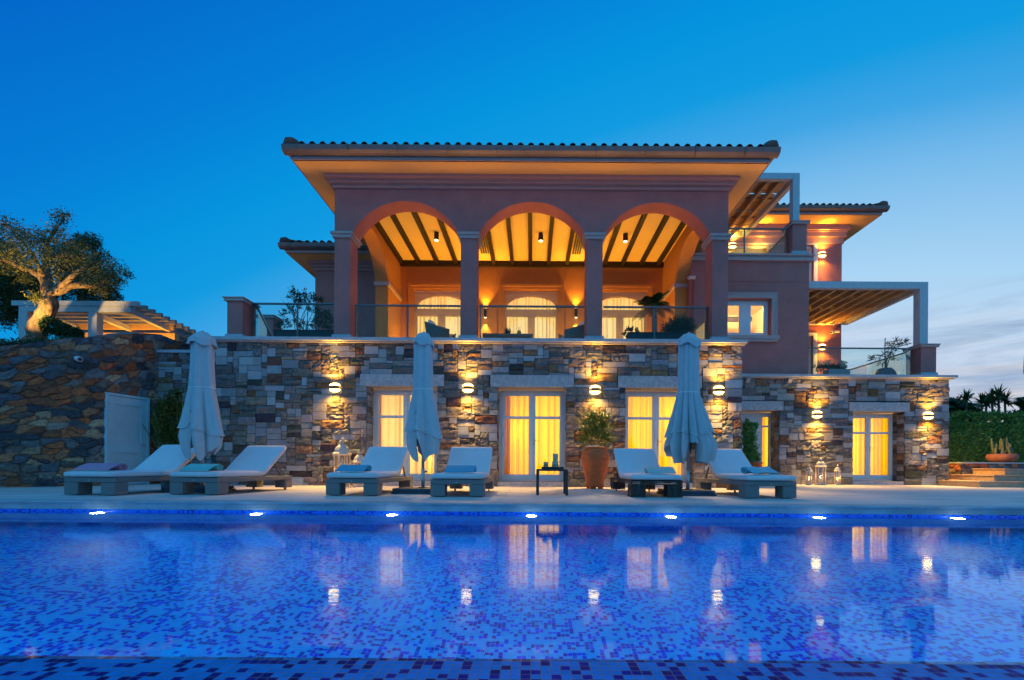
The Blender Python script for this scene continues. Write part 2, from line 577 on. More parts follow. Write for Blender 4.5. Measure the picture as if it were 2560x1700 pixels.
MT['white'] = mat("white_paint", (.74, .72, .72), .45, var=.04, vscale=3)
MT['white_wood'] = mat("white_painted_wood", (.52, .53, .54), .55, var=.07, vscale=3, stretch=(4, 4, 1))
MT['slat_wood'] = mat("pergola_slat_wood", (.58, .37, .18), .6, var=.15, vscale=4, stretch=(5, .6, 5))
MT['tile_roof'] = mat("roof_tile_clay", (.19, .075, .055), .8, var=.3, vscale=5, island=.35, bump=.3, bscale=40)
MT['gutter'] = mat("gutter_metal", (.20, .155, .145), .45, metal=.3, var=.1)
MT['rail'] = mat("railing_metal", (.14, .15, .16), .32, metal=.8, var=.05)
MT['glass'] = mat_glass("railing_glass", (.84, .94, .94), .0, k=.35)
MT['pane'] = mat_glass("window_pane", (.97, .97, .95), .15)
MT['rattan'] = mat_weave("grey_rattan", (.08, .075, .075), (.36, .34, .33))
MT['brown_rattan'] = mat_weave("brown_rattan", (.14, .09, .07), (.40, .30, .24), 20)
MT['dark_wicker'] = mat("dark_wicker_stick", (.085, .06, .05), .6, var=.3, vscale=20)
MT['cushion'] = mat("white_cushion_cloth", (.74, .71, .72), .95, var=.03, vscale=4, bump=.15, bscale=140)
MT['canvas'] = mat("parasol_canvas", (.54, .54, .54), .95, var=.05, vscale=6, bump=.12, bscale=120)
MT['trim'] = mat("pale_piping", (.8, .8, .78), .9, var=.02)
MT['pole'] = mat("parasol_pole_metal", (.55, .56, .58), .35, metal=.5, var=.04)
MT['base'] = mat("parasol_base_dark", (.06, .075, .10), .45, var=.2, vscale=8)
MT['pot'] = mat("terracotta_clay", (.62, .14, .04), .8, var=.18, vscale=5, bump=.2, bscale=30, stretch=(1, 1, 3))
MT['black'] = mat("black_metal", (.02, .02, .022), .45, var=.1)
MT['planter'] = mat("dark_planter", (.03, .045, .05), .7, var=.2)
MT['bark'] = mat("olive_bark", (.24, .155, .09), .95, var=.6, vscale=9, bump=1.0, bscale=9, stretch=(1.6, 1.6, .45))
MT['leaf_olive'] = mat_leaf("olive_leaves", (.04, .055, .015), (.17, .17, .055))
MT['leaf_dark'] = mat_leaf("dark_leaves", (.008, .028, .008), (.045, .10, .025))
MT['leaf_hedge'] = mat_leaf("hedge_leaves", (.04, .13, .03), (.26, .46, .11))
MT['leaf_grass'] = mat_leaf("ground_cover_leaves", (.012, .035, .008), (.06, .11, .03))
MT['leaf_bamboo'] = mat_leaf("bamboo_leaves", (.09, .13, .02), (.30, .34, .05))
MT['leaf_shrub'] = mat_leaf("shrub_leaves", (.03, .045, .008), (.13, .13, .02))
MT['leaf_palm'] = mat_leaf("palm_leaves", (.02, .055, .015), (.08, .14, .04))
MT['leaf_cactus'] = mat_leaf("cactus_green", (.10, .13, .07), (.20, .22, .12))
MT['flower'] = mat_leaf("pale_flowers", (.6, .5, .35), (.8, .7, .5))
MT['wood_dark'] = mat("dark_table_wood", (.045, .035, .035), .5, var=.2, vscale=8)
MT['stone'] = mat_stone_attr("ashlar_stone", .9, 26)
MT['rubble'] = mat_stone_attr("rubble_stone", .8, 18)
MT['mortar'] = mat("mortar", (.10, .085, .08), .95, var=.2, vscale=10, bump=.4, bscale=60)
MT['interior'] = mat("interior_wall", (.75, .6, .38), .9, var=.02)
MT['step'] = mat("step_stone", (.50, .36, .24), .8, var=.15, vscale=5, bump=.3, bscale=40)
MT['soil'] = mat("garden_soil", (.06, .05, .035), .95, var=.3, vscale=2, bump=.5, bscale=10)
MT['jug'] = mat("glazed_jug", (.55, .48, .33), .3, var=.25, vscale=9)
MT['lantern'] = mat("aged_lantern_metal", (.62, .55, .47), .6, var=.22, vscale=18, bump=.2, bscale=60)
MT['sconce'] = mat("sconce_bronze", (.16, .11, .06), .5, metal=.4, var=.1)
MT['brass'] = mat("pale_metal", (.5, .46, .4), .4, metal=.6)
MT['camera_white'] = mat("camera_housing", (.72, .72, .70), .4, var=.03)
MT['door_blue'] = mat("painted_door", (.42, .62, .68), .55, var=.06, vscale=4)

# ------------------------------------------------------------------ stone work
PAL = [((.34, .36, .39), .15, 16), ((.28, .29, .31), .35, 18), ((.21, .21, .215), .95, 25), ((.15, .145, .145), 1.0, 20), ((.20, .18, .165), 1.0, 13),
       ((.25, .14, .075), .95, 6), ((.16, .08, .045), .95, 5), ((.055, .048, .048), .8, 6), ((.33, .28, .235), .6, 6)]
PW = [p[2] for p in PAL]


def ashlar(m, W, H, mp, openings=(), unit=.074, wmin=2, wmax=8, hmax=3, depth=.05, seed=1, rough=1.0):
    """random coursed stone blocks on a W x H face; mp(u, v, d) -> world point, d outward"""
    rg = random.Random(seed)
    nu, nv = max(1, round(W / unit)), max(1, round(H / unit))
    du, dv = W / nu, H / nv
    occ = np.zeros((nv, nu), bool)
    for (a, b, c, d) in openings:
        occ[max(0, round(c / dv)):max(0, round(d / dv)), max(0, round(a / du)):max(0, round(b / du))] = True
    for j in range(nv):
        for i in range(nu):
            if occ[j, i]: continue
            w = rg.choices(range(wmin, wmax + 1), [1 if k < 3 else 3 if k < 6 else 2 for k in range(wmin, wmax + 1)])[0]
            h = rg.choices(range(1, hmax + 1), [2, 5, 4, 1][:hmax])[0]
            ww = 0
            while ww < w and i + ww < nu and not occ[j, i + ww]: ww += 1
            if i + ww < nu and not occ[j, i + ww] and (i + ww + 1 >= nu or occ[j, i + ww + 1]): ww += 1
            hh = 0
            while hh < h and j + hh < nv and not occ[j + hh, i:i + ww].any(): hh += 1
            occ[j:j + hh, i:i + ww] = True
            col, rgh, _ = rg.choices(PAL, PW)[0]
            k = rg.uniform(.82, 1.15)
            col = tuple(min(1, max(0, c * k + rg.uniform(-.015, .015))) for c in col)
            g = .006
            u0, u1, v0, v1 = i * du + g, (i + ww) * du - g, j * dv + g, (j + hh) * dv - g
            d0 = rg.uniform(.0, .022) * rough
            na = max(2, round((u1 - u0) / .045) + 1) if rgh > .5 else 2
            nb = max(2, round((v1 - v0) / .045) + 1) if rgh > .5 else 2
            tilt, tilt2 = rg.uniform(-.012, .012) * rough, rg.uniform(-.012, .012) * rough
            off = rg.uniform(0, 100)
            vs = []
            for b in range(nb):
                for a in range(na):
                    fu, fv = a / (na - 1), b / (nb - 1)
                    d = d0 + tilt * (fu - .5) + tilt2 * (fv - .5)
                    edge = 0 < a < na - 1 and 0 < b < nb - 1
                    if rgh > .5:
                        d += rgh * rough * (.030 * mnoise.noise(Vector((fu * 2.2 + off, fv * 3.0 * (v1 - v0) / max(.1, u1 - u0) * 2, off))) + (.012 if edge else 0))
                        d += rgh * rough * .016 * mnoise.noise(Vector((fu * 6 + off, fv * 5, off + 3)))
                    vs.append(mp(u0 + (u1 - u0) * fu, v0 + (v1 - v0) * fv, depth + d))
            nb0 = len(vs)
            for (uu, vv) in ((u0, v0), (u1, v0), (u1, v1), (u0, v1)):
                vs.append(mp(uu, vv, 0))
            fs = [(b * na + a, b * na + a + 1, (b + 1) * na + a + 1, (b + 1) * na + a) for b in range(nb - 1) for a in range(na - 1)]
            bot = list(range(na)); top = [(nb - 1) * na + a for a in range(na)]
            lef = [b * na for b in range(nb)]; rig = [b * na + na - 1 for b in range(nb)]
            fs.append(tuple([nb0, nb0 + 1] + bot[::-1]))
            fs.append(tuple([nb0 + 1, nb0 + 2] + rig[::-1]))
            fs.append(tuple([nb0 + 2, nb0 + 3] + top))
            fs.append(tuple([nb0 + 3, nb0] + lef))
            m.add(vs, fs, (*col, rgh))


def rubble_mesh(m, W, H, mp, top=None, step=.03, cell=(.34, .19), amp=.05, seed=3, warm=.5, holes=()):
    """irregular field stones in mortar: a displaced sheet with one colour per stone"""
    rg = np.random.default_rng(seed)
    nu, nv = int(W / step) + 1, int(H / step) + 1
    U, V = np.meshgrid(np.linspace(0, W, nu), np.linspace(0, H, nv))
    cu, cv = int(W / cell[0]) + 3, int(H / cell[1]) + 3
    gu, gv = np.meshgrid(np.arange(-1, cu), np.arange(-1, cv))
    pu = (gu + rg.uniform(-.1, 1.1, gu.shape) + .5 * (gv % 2)) * cell[0]
    pv = (gv + rg.uniform(.0, 1.0, gu.shape)) * cell[1]
    P = np.stack([pu.ravel(), pv.ravel()], 1)
    sc = np.array([1 / cell[0], 1 / cell[1]])
    q = np.stack([U.ravel(), V.ravel()], 1)
    jit = np.array([[mnoise.noise(Vector((a * 7, b * 7, 1.5))), mnoise.noise(Vector((a * 7, b * 7, 9.5)))] for a, b in q]) * np.array([.022, .022])
    q2 = (q + jit) * sc
    Ps = P * sc
    f1 = np.full(len(q), 9.); f2 = np.full(len(q), 9.); idx = np.zeros(len(q), int)
    for k, p in enumerate(Ps):
        d = np.maximum(np.abs(q2 - p).max(1) * .72, 0) + .28 * np.hypot(*(q2 - p).T)
        upd = d < f1
        f2 = np.where(upd, f1, np.minimum(f2, d)); idx = np.where(upd, k, idx); f1 = np.where(upd, d, f1)
    e = np.clip((f2 - f1) / .16, 0, 1)
    e = e * e * (3 - 2 * e)
    cols = [(.10, .11, .13), (.17, .175, .185), (.06, .065, .08), (.40, .17, .08), (.42, .12, .04), (.26, .085, .035), (.48, .32, .19), (.27, .215, .18), (.16, .12, .10)]
    wts = np.array([5, 5, 4, 3 * warm * 2, 3 * warm * 2, 2 * warm * 2, 2, 3, 3.]); wts /= wts.sum()
    cc = np.array(cols)[rg.choice(len(cols), len(P), p=wts)] * rg.uniform(.75, 1.2, (len(P), 1))
    dep = rg.uniform(.4, 1.0, len(P))
    fine = np.array([mnoise.noise(Vector((a * 11, b * 11, 4.))) for a, b in q])
    D = e * amp * .8 * dep[idx] + e * fine * .018 + fine * .004
    C = np.where(e[:, None] > .25, cc[idx] * (1 + .25 * fine[:, None]), np.array([.15, .10, .075]))
    alpha = np.where(e > .25, .8, .3)
    vs, cl = [], []
    if top is not None:
        tv = np.array([top(u) for u in np.linspace(0, W, nu)])
    for j in range(nv):
        for i in range(nu):
            k = j * nu + i
            v = V[j, i]
            if top is not None: v = v / H * tv[i]
            vs.append(mp(U[j, i], v, D[k])); cl.append((*np.clip(C[k], 0, 1), alpha[k]))
    fs = []
    for j in range(nv - 1):
        for i in range(nu - 1):
            uc, vc = (U[j, i] + step / 2), V[j, i] + step / 2
            if top is not None: vc = vc / H * tv[i]
            if any(a < uc < b and c < vc < d for a, b, c, d in holes): continue
            fs.append((j * nu + i, j * nu + i + 1, (j + 1) * nu + i + 1, (j + 1) * nu + i))
    b = len(m.v)
    m.v.extend(vs); m.c.extend(cl); m.f.extend([tuple(i + b for i in f) for f in fs])


# ------------------------------------------------------------------ ground, pool
WZ = -0.152                       # water level; the deck is 0
YE = 6.6                          # pool edge
DEPTH = 1.75
MT['deck'] = mat("deck_travertine", (.66, .59, .54), .6, var=.12, island=.10, vscale=1.6, bump=.12, bscale=50, stretch=(.35, 2.0, 1))
MT['coping'] = mat("coping_stone", (.40, .45, .45), .55, var=.2, island=.12, vscale=3, bump=.12, bscale=40, stretch=(1, 1, 2))
MT['mosaic_floor'] = mat_mosaic("pool_mosaic_floor", (.001, .33, .98), (.0005, .035, .66), (.01, .38, .96))
MT['mosaic_wall'] = mat_mosaic("pool_mosaic_wall", (.015, .20, .90), (.006, .02, .42), (.02, .28, .9), axes=('X', 'Z'), frac=.3)
MT['mosaic_side'] = mat_mosaic("pool_mosaic_side", (.03, .25, .92), (.01, .03, .55), (.03, .3, .9), axes=('Y', 'Z'))
MT['mosaic_ledge'] = mat_mosaic("ledge_mosaic", (.003, .27, .68), (.001, .008, .22), (.20, .24, .26), frac=.32, rough=.34, gloss=.05, wet=.8)
XL, XR = -12.5, 13.5              # pool extents
YN = 1.66                         # far edge of the near ledge

m = MB(); m.box(-40, 60, -30, 90, -3.0, -2.2)
structure(m.build('ground', MT['soil']))
m = MB()
# paving slabs with open joints
yy = YE + .34
rows = []
while yy < 22:
    rows.append((yy, min(yy + .5, 22))); yy += .5
for k, (a, b) in enumerate(rows):
    x = XL - 3 - (k % 2) * .5
    while x < 22:
        m.box(x + .003, x + 1.0 - .003, a + .003, b - .003, -.06, 0); x += 1.0
m.box(XL - 4, 22, YE + .3, 22, -.2, -.008)
structure(m.build('pool_deck', MT['deck']))
m = MB()
x = XL
while x < XR:
    w = 1.9
    m.box(x + .002, x + w - .002, YE, YE + .338, -.032, .001)
    x += w
structure(m.build('pool_coping', MT['coping'], bevel=.004))
m = MB()
x = XL - .6
while x < XR:
    w = 2.55 + .4 * math.sin(x * 3)
    m.box(x + .002, x + w - .002, YE + .018, YE + .2, -.118, -.034)
    x += w
structure(m.build('coping_riser', MT['coping']))
m = MB(); m.box(XL, XR, YE + .02, YE + .3, -2.1, -.12)
structure(m.build('pool_wall', MT['mosaic_wall']))
m = MB(); m.box(XL - .3, XR + .3, YN - .4, YE + .3, WZ - DEPTH - .2, WZ - DEPTH)
structure(m.build('pool_floor', MT['mosaic_floor']))
m = MB(); m.box(XL - .3, XL, YN - 1.2, YE + .3, -2.1, -.01); m.box(XR, XR + .3, YN - 1.2, YE + .3, -2.1, -.01)
structure(m.build('pool_side_wall', MT['mosaic_side']))
m = MB()
m.prism([(YN, WZ - .004), (YN, WZ - 1.7), (.1, WZ - 1.7), (.1, WZ + .012), (YN - .03, WZ + .001)], 'x', XL - .3, XR + .3)
structure(m.build('pool_ledge', MT['mosaic_ledge']))
m = MB()
m.add([(XL, YN - .03, WZ), (XR, YN - .03, WZ), (XR, YE + .02, WZ), (XL, YE + .02, WZ)], [(0, 1, 2, 3)])
structure(m.build('pool_water', mat_water()))

# underwater lamps in the far wall
MT['lamp_lens'] = mat_emit("pool_lamp_lens", (.85, .95, 1.0), 24)
for i, px in enumerate((253, 646, 983, 1329, 1676, 2044, 2387)):
    x = (px - HX) * YE / FPX
    t = thing('pool_light', 'white underwater pool lamp, %s' % (
        'leftmost, below the pink towel lounger', 'second from the left, below the left parasol', 'below the two lanterns and left of the middle parasol',
        'below the low side table', 'below the lounger of dark sticks', 'below the rightmost lounger', 'rightmost, right of all the loungers')[i], 'pool light', (x, YE, WZ - .14), 'underwater lamps along the far pool wall')
    m = MB()
    prof = [(.0, .0), (.095, 0), (.10, .012), (.10, .03)]
    vs = []
    m.lathe([(.10, 0), (.10, .02), (.075, .026)], 0, 0, 20)
    m.v = [(x + a, YE + .02 - c, WZ - .14 + b) for a, b, c in m.v]
    m.build('rim', MT['brass'], t)
    m = MB(); m.lathe([(.072, 0), (.072, .024), (.05, .034), (.0, .038)], 0, 0, 20)
    m.v = [(x + a, YE + .02 - c, WZ - .14 + b) for a, b, c in m.v]
    m.build('lens', MT['lamp_lens'], t)
    lamp('SPOT', 'pool_lamp_beam', (x, YE - .06, WZ - .14), P_POOL, (.70, .88, 1.0), t, rot=(R(-78), 0, 0), spot_size=R(165), spot_blend=.6, shadow_soft_size=.07)
    lamp('POINT', 'pool_lamp_glow', (x, YE - .10, WZ - .13), 2.6, (.62, .85, 1.0), t, shadow_soft_size=.05)
# unseen fill spots added under the ledge to even out the pool light
for i in range(5):
    x = -7.6 + i * 3.8
    lamp('SPOT', 'pool_fill_near', (x, YN + .06, WZ - .9), P_POOL2, (.70, .88, 1.0), None, rot=(R(72), 0, 0), spot_size=R(165), spot_blend=.6, shadow_soft_size=.08)
# drains
m = MB(); m.lathe([(.16, 0), (.16, .012), (.12, .02), (.0, .022)], -4.9, 3.9, 20, z0=WZ - DEPTH)
tag(m.build('floor_drain', MT['white']), 'round white floor drain on the pool bottom at left', 'drain')

# ------------------------------------------------------------------ the villa
villa = thing('villa', 'large terracotta villa with tiled roofs, arched loggia and stone clad ground floor', 'house')
YW, YC, YB, YR, YK, YU = 12.0, 12.15, 16.8, 15.0, 15.1, 19.0
X0, X1 = XZ(540, 1000, YW)[0], XZ(1855, 1000, YW)[0]
ZS0, ZS1 = 3.72, 3.84             # main terrace slab
XRR = XZ(2372, 1080, YR)[0]
ZR0, ZR1 = 3.45, 3.57             # right terrace slab

# openings of the main wall (photo pixels -> x)
ODX = [(918.6, 1092), (1244.5, 1416.6), (1563.8, 1735)]
OD = []
for a, b in ODX:
    OD.append((XZ(a, 1080, YW)[0], XZ(b, 1080, YW)[0], .14, XZ(1330, 968, YW)[1]))
ZD1 = OD[0][3]
LIN = [(900, 1111.5), (1225, 1436), (1544, 1755)]
ops = []
for (a, b, c, d), (l, r) in zip(OD, LIN):
    ops.append((a - X0, b - X0, 0, d))
    la, lb = XZ(l, 950, YW)[0], XZ(r, 950, YW)[0]
    ops.append((la - X0, lb - X0, d, d + .31))
m = MB()
ashlar(m, X1 - X0, ZS0, lambda u, v, d: (X0 + u, YW + .05 - d, v), ops, seed=5)
for (a, b, c, d) in OD:               # reveals
    ashlar(m, .42, d, lambda u, v, dd, a=a: (a - .05 + dd, YW + .03 + u, v), (), wmin=2, wmax=4, hmax=2, seed=int(90 + a * 7), rough=.3)
    ashlar(m, .42, d, lambda u, v, dd, b=b: (b + .05 - dd, YW + .03 + u, v), (), wmin=2, wmax=4, hmax=2, seed=int(190 + b * 7), rough=.3)
m.build('stone_wall', MT['stone'], villa, color=True)
m = MB()                               # mortar body behind the stones
xs = [X0 + .02] + [v for o in OD for v in (o[0] - .03, o[1] + .03)] + [X1 - .02]
for k in range(0, len(xs), 2):
    m.box(xs[k], xs[k + 1], YW + .058, YW + .45, -.1, ZD1 + .005)
m.box(X0 + .02, X1 - .02, YW + .058, YW + .45, ZD1 + .006, ZS0 - .003)
m.box(X1 - .35, X1 - .02, YW + .452, YR + .4, -.1, ZS0 - .003)
m.build('mortar_core', MT['mortar'], villa)
for (l, r) in LIN:
    la, lb = XZ(l, 950, YW)[0], XZ(r, 950, YW)[0]
    m = MB(); m.box(la + .012, lb - .012, YW - .03, YW + .44, ZD1 + .004, ZD1 + .31)
    m.build('lintel', MT['lintel'], villa, bevel=.006)
for (a, b, c, d) in OD:
    m = MB(); m.box(a - .015, b + .015, YW + .02, YW + .44, -.02, .12)
    m.build('door_step', MT['lintel'], villa, bevel=.006)


def french_door(x0, x1, z0, z1, Y, parent, leaf_top=.70, split=True, hinge_w=.085, name='french_door'):
    """two-leaf white door with a transom bar; the panes are a sub-part"""
    t, dp = .055, .07
    m = MB()
    m.box(x0, x0 + t, Y, Y + dp, z0, z1); m.box(x1 - t, x1, Y, Y + dp, z0, z1)
    m.box(x0 + t, x1 - t, Y, Y + dp, z1 - t, z1); m.box(x0 + t, x1 - t, Y, Y + dp, z0, z0 + .03)
    xc = (x0 + x1) / 2
    w = hinge_w
    ztr = z0 + (z1 - z0) * leaf_top
    glass = MB()
    for (a, b) in ((x0 + t + .003, xc - .003), (xc + .003, x1 - t - .003)):
        ya, yb = Y - .018, Y + .045
        m.box(a, a + w, ya, yb, z0 + .034, z1 - t - .004); m.box(b - w, b, ya, yb, z0 + .034, z1 - t - .004)
        m.box(a + w, b - w, ya + .002, yb - .002, z0 + .034, z0 + .19); m.box(a + w, b - w, ya + .002, yb - .002, z1 - t - .1, z1 - t - .004)
        m.box(a + w, b - w, ya + .002, yb - .002, ztr - .035, ztr + .035)
        glass.box(a + w, b - w, Y + .008, Y + .018, z0 + .19, ztr - .035)
        glass.box(a + w, b - w, Y + .008, Y + .018, ztr + .035, z1 - t - .1)
    m.box(xc - .03, xc + .03, Y - .034, Y - .02, z0 + .04, z1 - t - .01)
    d = m.build(name, MT['white'], parent, bevel=.006)
    glass.build('pane', MT['pane'], d)
    h = MB()
    h.box(xc + .05, xc + .075, Y - .03, Y - .016, z0 + .98, z0 + 1.16); h.tube([(xc + .062, Y - .03, z0 + 1.1), (xc + .062, Y - .075, z0 + 1.1), (xc + .17, Y - .08, z0 + 1.1)], .009)
    h.build('handle', MT['brass'], d)
    return d


def curtain(x0, x1, z0, z1, Y, material, label, group='sheer curtains behind the lit doors', pleat=.17, amp=.05, seed=0, gather=0.0, name='curtain'):
    rg = random.Random(seed)
    nu = int((x1 - x0) / .012) + 2
    nv = 10
    ph = [rg.uniform(0, 6.28) for _ in range(4)]
    am = [rg.uniform(.25, 1.5) for _ in range(int((x1 - x0) / pleat) + 3)]
    def P(i, j):
        fu, fv = i / (nu - 1), j / (nv - 1)
        x = x0 + (x1 - x0) * fu
        q = x / pleat + .35 * math.sin(x * 3.1 + ph[0]) + .2 * math.sin(x * 9.3 + ph[1])
        a = am[int((x - x0) / pleat) % len(am)] * amp
        y = Y + a * math.sin(q * 2 * math.pi) + .35 * a * math.sin(q * 4 * math.pi + ph[2])
        xx = x
        if gather: xx = x0 + (x1 - x0) * (fu * (1 - gather * (1 - fv) ** 2))
        return (xx, y, z0 + (z1 - z0) * fv)
    m = MB(); m.grid(P, nu, nv)
    o = m.build(name, material, smooth=True)
    return tag(o, label, 'curtain', group)


MT['cur_gold'] = mat_curtain("golden_curtain", (.95, .68, .03))
MT['cur_drape'] = mat_curtain("brown_drape", (.62, .36, .10), .6)
MT['cur_cream'] = mat_curtain("cream_curtain", (.95, .70, .32))
MT['cur_sheer'] = mat_curtain("sheer_curtain", (.95, .74, .42))


def room(x0, x1, z0, z1, y0, y1, name='room_interior'):
    m = MB()
    t = .1
    m.box(x0 - t, x0, y0, y1, z0 - t, z1 + t); m.box(x1, x1 + t, y0, y1, z0 - t, z1 + t)
    m.box(x0, x1, y1, y1 + t, z0 - t, z1 + t); m.box(x0, x1, y0, y1, z1, z1 + t); m.box(x0, x1, y0, y1, z0 - t, z0)
    return m.build(name, MT['interior'], villa)


def area(x0, x1, z0, z1, Y, energy, color, parent):
    return lamp('AREA', 'room_lamp', ((x0 + x1) / 2, Y, (z0 + z1) / 2), energy, color, parent, rot=(R(-90), 0, 0), shape='RECTANGLE', size=x1 - x0, size_y=z1 - z0)


ground_labels = ['cream curtain glowing behind the french door left of the middle parasol', 'golden curtain behind the french door beside the big clay jar',
                 'golden curtain behind the french door by the right parasol']
for i, (a, b, c, d) in enumerate(OD):
    Yd = YW + .42
    french_door(a + .01, b - .01, .125, d - .012, Yd, villa)
    room(a - .3, b + .3, .05, d + .25, Yd + .1, Yd + 2.6)
    mt = MT['cur_cream'] if i == 0 else MT['cur_gold']
    curtain(a + .02, b - .02, .14, d - .03, Yd + .28, mt, ground_labels[i], seed=i + 3, gather=.0)
    # darker drapes drawn to the sides
    for s, (da, db) in enumerate(((a + .02, a + (.30 if i == 1 else .16)), (b - .15, b - .02))):
        curtain(da, db, .14, d - .03, Yd + .17, MT['cur_drape'], '%s drape gathered at the %s edge of the %s french door' % ('brown', ('left', 'right')[s], ('first', 'middle', 'third')[i]), 'side drapes of the french doors', pleat=.06, amp=.03, seed=200 + i * 2 + s)
    lamp('POINT', 'curtain_hot_spot', (XZ((1072, 1290, 1690)[i], 1120, Yd)[0], Yd + .62, (.75, 1.5, 2.0)[i]), (7, 9, 5)[i], (1.0, .78, .3), villa, shadow_soft_size=.06)  # hot spot added behind every curtain; only the left room's lamp is seen
    area(a + .02, b - .02, .2, d, Yd + 1.3, P_ROOM * (.85 if i == 0 else 1.0), (1.0, .80, .42) if i == 0 else (1.0, .72, .10), villa)
# the dark gathered curtain edge and a low warm lamp seen in the left room
# main terrace slab
m = MB()
m.box(X0 - .06, X1 + .08, YW - .15, YB + .5, ZS0 + .035, ZS1)
m.build('terrace_slab', MT['slab'], villa, bevel=.006)
m = MB(); m.box(X0 - .03, X1 + .05, YW - .10, YB + .4, ZS0, ZS0 + .034)
m.build('slab_drip_edge', MT['lintel'], villa)

# loggia -------------------------------------------------------------
CX = [XZ(p, 760, YC)[0] for p in (855, 1171, 1486, 1800)]
CW = .42
ZSP = 6.69                        # springing of the arches
ZF1 = 8.12                        # soffit
YCB = YC + .52
for k, x in enumerate(CX):
    m = MB(); m.box(x - CW / 2, x + CW / 2, YC, YCB, ZS1 + .14, ZSP - .155)
    c = m.build('column', MT['terracotta'], villa, bevel=.008)
    m = MB(); m.box(x - CW / 2 - .045, x + CW / 2 + .045, YC - .045, YCB + .045, ZS1 + .001, ZS1 + .139)
    m.build('column_base', MT['slab'], c, bevel=.008)
    m = MB()
    m.box(x - CW / 2 - .05, x + CW / 2 + .05, YC - .05, YCB + .05, ZSP - .153, ZSP - .07)
    m.box(x - CW / 2 - .085, x + CW / 2 + .085, YC - .085, YCB + .085, ZSP - .069, ZSP - .002)
    m.build('capital', MT['moulding'], c, bevel=.01)


def arc_pts(c0, c1, hw, rise, zs, edge0, edge1, n=28):
    Rr = (hw * hw + rise * rise) / (2 * rise)
    cx_, cz = (c0 + c1) / 2, zs + rise - Rr
    a = math.asin(min(1, hw / Rr))
    pts = [(edge0, zs)]
    for i in range(n + 1):
        th = -a + 2 * a * i / n
        pts.append((cx_ + Rr * math.sin(th), cz + Rr * math.cos(th)))
    pts.append((edge1, zs))
    return pts


m = MB()
for k in range(3):
    e0 = CX[k] - CW / 2 if k == 0 else CX[k]
    e1 = CX[k + 1] + CW / 2 if k == 2 else CX[k + 1]
    m.arch(arc_pts(CX[k], CX[k + 1], 1.40, .83, ZSP, e0, e1), ZF1 - .002, lambda u, z, d: (u, d, z), YC, YCB)
m.build('arcade_wall', MT['terracotta'], villa)
XA, XB = CX[0] - CW / 2, CX[3] + CW / 2
# side walls with an arch each, and pilasters at the back
YP = 15.34
for s, xo, xi in ((-1, XA, XA + CW), (1, XB, XB - CW)):
    x_lo, x_hi = min(xo, xi), max(xo, xi)
    m = MB()
    m.arch(arc_pts(YCB, YP, (YP - YCB) / 2 - .03, .95, ZSP - .03, YCB + .001, YP + .001), ZF1 - .003, lambda u, z, d: (d, u, z), x_lo, x_hi)
    m.box(x_lo, x_hi, YP + .002, YB + .05, ZS1, ZF1 - .003)
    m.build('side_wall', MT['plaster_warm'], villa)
    m = MB(); m.box(x_lo - .05, x_hi + .05, YP - .05, YB + .02, ZSP - .17, ZSP - .04)
    m.build('pilaster_capital', MT['moulding'], villa, bevel=.01)
# ceiling and beams
ZC = 7.98
m = MB(); m.box(XA + CW, XB - CW, YCB + .001, YB, ZC, ZC + .1)
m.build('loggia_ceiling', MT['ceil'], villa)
BX = [(p - HX + ROLL * -500) * YB / FPX for p in (1005.5, 1049, 1095, 1141, 1188, 1235, 1281, 1326, 1371, 1417, 1463, 1510, 1555, 1601, 1643)]
for x in BX:
    x = min(max(x, XA + CW + .065), XB - CW - .065)
    m = MB(); m.box(x - .06, x + .06, YCB + .003, YB - .13, ZC - .15, ZC - .002)
    m.build('ceiling_beam', MT['beam'], villa, bevel=.005)
m = MB(); m.box(XA + CW + .002, XB - CW - .002, YB - .128, YB - .002, ZC - .19, ZC - .003)
m.build('wall_plate_beam', MT['beam'], villa)
# air grilles between the beams
for px in (1208, 1445):
    xa = (px - HX - 3) * 15.4 / FPX
    z = ZC - .005
    g = MB(); g.box(xa - .17, xa + .17, 14.6, 16.2, z - .012, z - .001)
    fr = g.build('air_grille', MT['ceil'], villa)
    for k in range(4):
        g = MB()
        pr = [(14.66, z - .013)] + [(14.66 + q * .047, z - .018 - .012 * (q % 2)) for q in range(31)] + [(16.1, z - .013)]
        g.prism(pr, 'x', xa - .15 + k * .077, xa - .15 + k * .077 + .062)
        g.build('louvre', MT['black'], fr)

